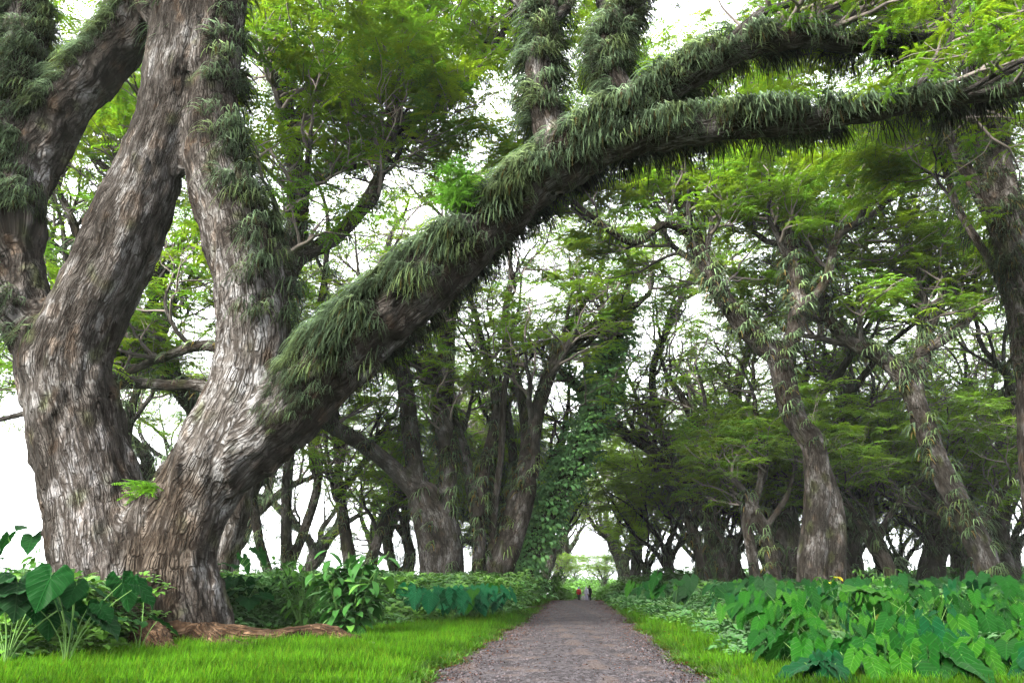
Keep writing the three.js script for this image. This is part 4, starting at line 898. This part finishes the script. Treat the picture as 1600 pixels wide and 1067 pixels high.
// ground cover on both sides: one mass nobody could count
{
  const R = rngOf(970), lists = [[]], listsR = [[]];
  const put = (lst, x, z, h, s, c) => { const n = h > 0.7 ? 3 : 2; for (let k = 0; k < n; k++) lst[0].push({ m: mat(V(x + (R() - 0.5) * 0.5, land(x, z) + h * (k + R() * 0.6) / n - 0.12 * s, z + (R() - 0.5) * 0.5), (R() - 0.5) * 0.4, R() * 6.28, (R() - 0.5) * 0.4, s * (0.75 + R() * 0.5)), c: vary(R, c, 0.5) }); };
  for (let i = 0; i < 9000; i++) {
    const d = 11.5 + Math.pow(R(), 1.25) * 62, z = -d, x = R() * d * 0.8;
    if (!bedR(x - 0.1, z) || x < 0) continue;
    let e = edge(PATH_R, z); const far = smooth(0.3, 5, x - e - 0.6), front = smooth(13, 18, d);
    const h = lerp(0.15, 0.95, far) * (0.7 + 0.35 * noise3(x * 0.5, 2, z * 0.5)) * lerp(0.3, 1, front);
    put(listsR, x, z, h, 0.75 + 0.5 * smooth(15, 50, d), noise3(x * 0.4, 8, z * 0.4) > 0.25 ? [1.5, 1.4, 0.9] : [0.75, 0.9, 1]);
  }
  for (let i = 0; i < 9000; i++) {
    const d = 10 + Math.pow(R(), 1.1) * 66, z = -d, x = -R() * d * 0.85 + 2;
    if (!bedL(x, z + 0.1) || x > edge(PATH_L, z) - 0.9) continue;
    let depthIn = 0; for (let q = 0.5; q < 4; q += 0.5) if (bedL(x, z + q)) depthIn = q; else break;
    const trunk = Math.hypot(x + 8.6, z + 16) < 2.2; if (trunk) continue;
    const h = lerp(0.2, 1.45, smooth(0, 3.6, depthIn)) * (0.75 + 0.35 * noise3(x * 0.45, 5, z * 0.45));
    put(lists, x, z, h, 0.8 + 0.5 * smooth(15, 50, d), noise3(x * 0.4, 18, z * 0.4) > 0.05 ? [1.7, 1.5, 0.8] : [0.85, 0.95, 0.9]);
  }
  for (let i = 0; i < 1500; i++) { const d = 58 + R() * 60, z = -d, x = edge(PATH_R, z) + 5 + R() * d * 0.8; put(listsR, x, z, 1.5 + 2.2 * R() * smooth(58, 90, d), 2.2 + 1.6 * R(), [1.5, 1.6, 0.9]); }
  for (let i = 0; i < 2600; i++) {
    const d = 74 + R() * 150, z = -d, x = lerp(edge(PATH_L, z) - 34, edge(PATH_R, z) + 34, R());
    if (x > edge(PATH_L, z) - 0.6 && x < edge(PATH_R, z) + 0.6 && d < 178) continue;
    const off = Math.max(edge(PATH_L, z) - x, x - edge(PATH_R, z));
    put(x > edge(PATH_R, z) ? listsR : lists, x, z, (d > 178 ? 3 : lerp(0.5, 2, smooth(0, 5, off))) * (0.7 + 0.6 * R()), 2 + R(), [1.9, 1.8, 0.9]);
  }
  lists.forEach((l, i) => { const g = instances('undergrowth', CLUMPS[i], M.cover, l, scene); g.userData.label = 'mixed green undergrowth behind the lawn on the left'; g.userData.category = 'undergrowth'; });
  listsR.forEach((l, i) => { const g = instances('undergrowth', CLUMPS[i], M.cover, l, scene); g.userData.label = 'low leafy ground cover under the trees on the right'; g.userData.category = 'undergrowth'; });
}

// ---------------------------------------------------------------- walkers and small things
function body(joints, cell = 0.014, blend = 0.03) {
  const limbs = joints.map((j) => ({ p: j.map((q) => V(q[0], q[1], q[2])), r: j.map((q) => q[3]) }));
  const { pos, nor, tris } = surfaceNets(limbs, cell, blend, 0), g = new THREE.BufferGeometry();
  g.setAttribute('position', new THREE.Float32BufferAttribute(pos, 3)); g.setAttribute('normal', new THREE.Float32BufferAttribute(nor, 3)); g.setIndex(tris); return g;
}
const plain = (name, r, g, b) => new THREE.MeshPhysicalMaterial({ specularIntensity: 0.12, name, color: new THREE.Color().setRGB(r, g, b), roughness: 0.85 });
function walker(label, x, d, turn, h, o) {
  const z = -d, t = thing('person', label, 'person', V(x, land(x, z), z)); t.rotation.y = turn; t.scale.setScalar(h / 1.7);
  const arm = (s) => [[0.17 * s, 1.38, 0, 0.05], [0.235 * s, 1.12, -0.03, 0.042], [0.24 * s, 0.9, 0.06, 0.033]], hand = (s) => [0, 1, 2, 3].map((k) => [[0.24 * s, 0.88, 0.06, 0.02], [0.24 * s, 0.85, 0.045 + k * 0.016, 0.018], [0.235 * s, 0.79 + (k === 0 || k === 3 ? 0.012 : 0), 0.045 + k * 0.018, 0.009]]);
  const leg = (s, f) => [[0.09 * s, 0.9, 0, 0.09], [0.095 * s, 0.5, 0.05 * f + 0.03, 0.06], [0.095 * s, 0.09, 0.12 * f, 0.042], [0.1 * s, 0.035, 0.12 * f + 0.14, 0.035]];
  const torso = [[0, 0.92, 0, 0.14], [0, 1.12, 0, 0.125], [0, 1.34, 0, 0.15], [0, 1.44, 0, 0.07], [0, 1.52, 0.01, 0.055]], head = [[0, 1.58, 0.015, 0.085], [0, 1.64, 0, 0.095]], nose = [[0, 1.6, 0.1, 0.014], [0, 1.585, 0.115, 0.014]];
  part('body', body([torso, head, nose, arm(1), arm(-1), leg(1, 1), leg(-1, -1), ...hand(1), ...hand(-1)], 0.016), plain('skin', 0.3, 0.17, 0.1), t);
  const up = (list, k) => list.map((q) => [q[0], q[1], q[2], q[3] + k]);
  part('top', body([up(torso.slice(0, 4), 0.025), up(arm(1).slice(0, o.sleeve), 0.02), up(arm(-1).slice(0, o.sleeve), 0.02)], 0.02), o.top, t);
  if (o.skirt) part('skirt', body([[[0, 0.98, 0, 0.16], [0, 0.55, 0, 0.2], [0, 0.1, 0, 0.25]]], 0.03), o.skirt, t);
  else part('trousers', body([up(leg(1, 1).slice(0, 3), 0.022), up(leg(-1, -1).slice(0, 3), 0.022), [[0, 0.94, 0, 0.15], [0, 0.88, 0, 0.14]]], 0.02), o.trousers, t);
  if (o.scarf) part('headscarf', body([[[0, 1.66, -0.02, 0.108], [0, 1.58, -0.035, 0.1], [0, 1.45, -0.02, 0.12], [0, 1.36, 0, 0.14]]], 0.02), o.scarf, t);
  else part('hair', body([[[0, 1.69, -0.02, 0.08], [0, 1.64, -0.035, 0.085], [0, 1.6, -0.045, 0.07]]], 0.02), plain('black hair', 0.012, 0.01, 0.009), t);
}
const wx = (px, d) => place(px, 940, d).x;
walker('person in a red top and dark trousers with a pale headscarf', wx(905, 80), 80, 2.9, 1.55, { top: plain('red cloth', 0.55, 0.02, 0.03), trousers: plain('dark cloth', 0.02, 0.02, 0.025), scarf: plain('pale blue cloth', 0.3, 0.4, 0.5), sleeve: 3 });
walker('person in a long pale lilac dress and white headscarf beside one in black', wx(917, 80), 80, 2.6, 1.55, { top: plain('pale lilac cloth', 0.6, 0.55, 0.66), skirt: plain('lilac cloth', 0.5, 0.44, 0.6), scarf: plain('white cloth', 0.75, 0.75, 0.75), sleeve: 3 });
walker('person dressed all in black walking beside the pale lilac dress', wx(921.5, 80.2), 80.2, 3.3, 1.68, { top: plain('black cloth', 0.015, 0.015, 0.018), trousers: plain('black trousers', 0.012, 0.012, 0.014), sleeve: 3 });
{
  const d = 47, p = place(838, 905, d); p.y = land(p.x, p.z);
  const b = thing('bench', 'low pale bench half hidden in the bushes left of the far path', 'bench', p); b.rotation.y = 0.5;
  const pale = plain('pale concrete', 0.55, 0.55, 0.56), slab = new THREE.BoxGeometry(1.5, 0.09, 0.42), leg = new THREE.BoxGeometry(0.12, 0.38, 0.34);
  part('seat', slab, pale, b).position.y = 0.425; for (const s of [-1, 1]) part('leg', leg, pale, b).position.set(0.5 * s, 0.188, 0);
  const q = gp(578, 1012), st = new THREE.IcosahedronGeometry(0.085, 2), a = st.attributes.position;
  for (let i = 0; i < a.count; i++) { const k = 1 + 0.25 * noise3(a.getX(i) * 12, a.getY(i) * 12, a.getZ(i) * 12); a.setXYZ(i, a.getX(i) * k * 1.2, a.getY(i) * k * 0.75, a.getZ(i) * k); }
  st.computeVertexNormals();
  const s = shade(new THREE.Mesh(st, plain('pale stone', 0.5, 0.5, 0.48))); s.name = 'stone'; s.position.copy(q).setY(0.04); s.userData = { label: 'small pale stone in the grass at the end of the surface root', category: 'stone' }; scene.add(s);
}
renderer.render(scene, camera);
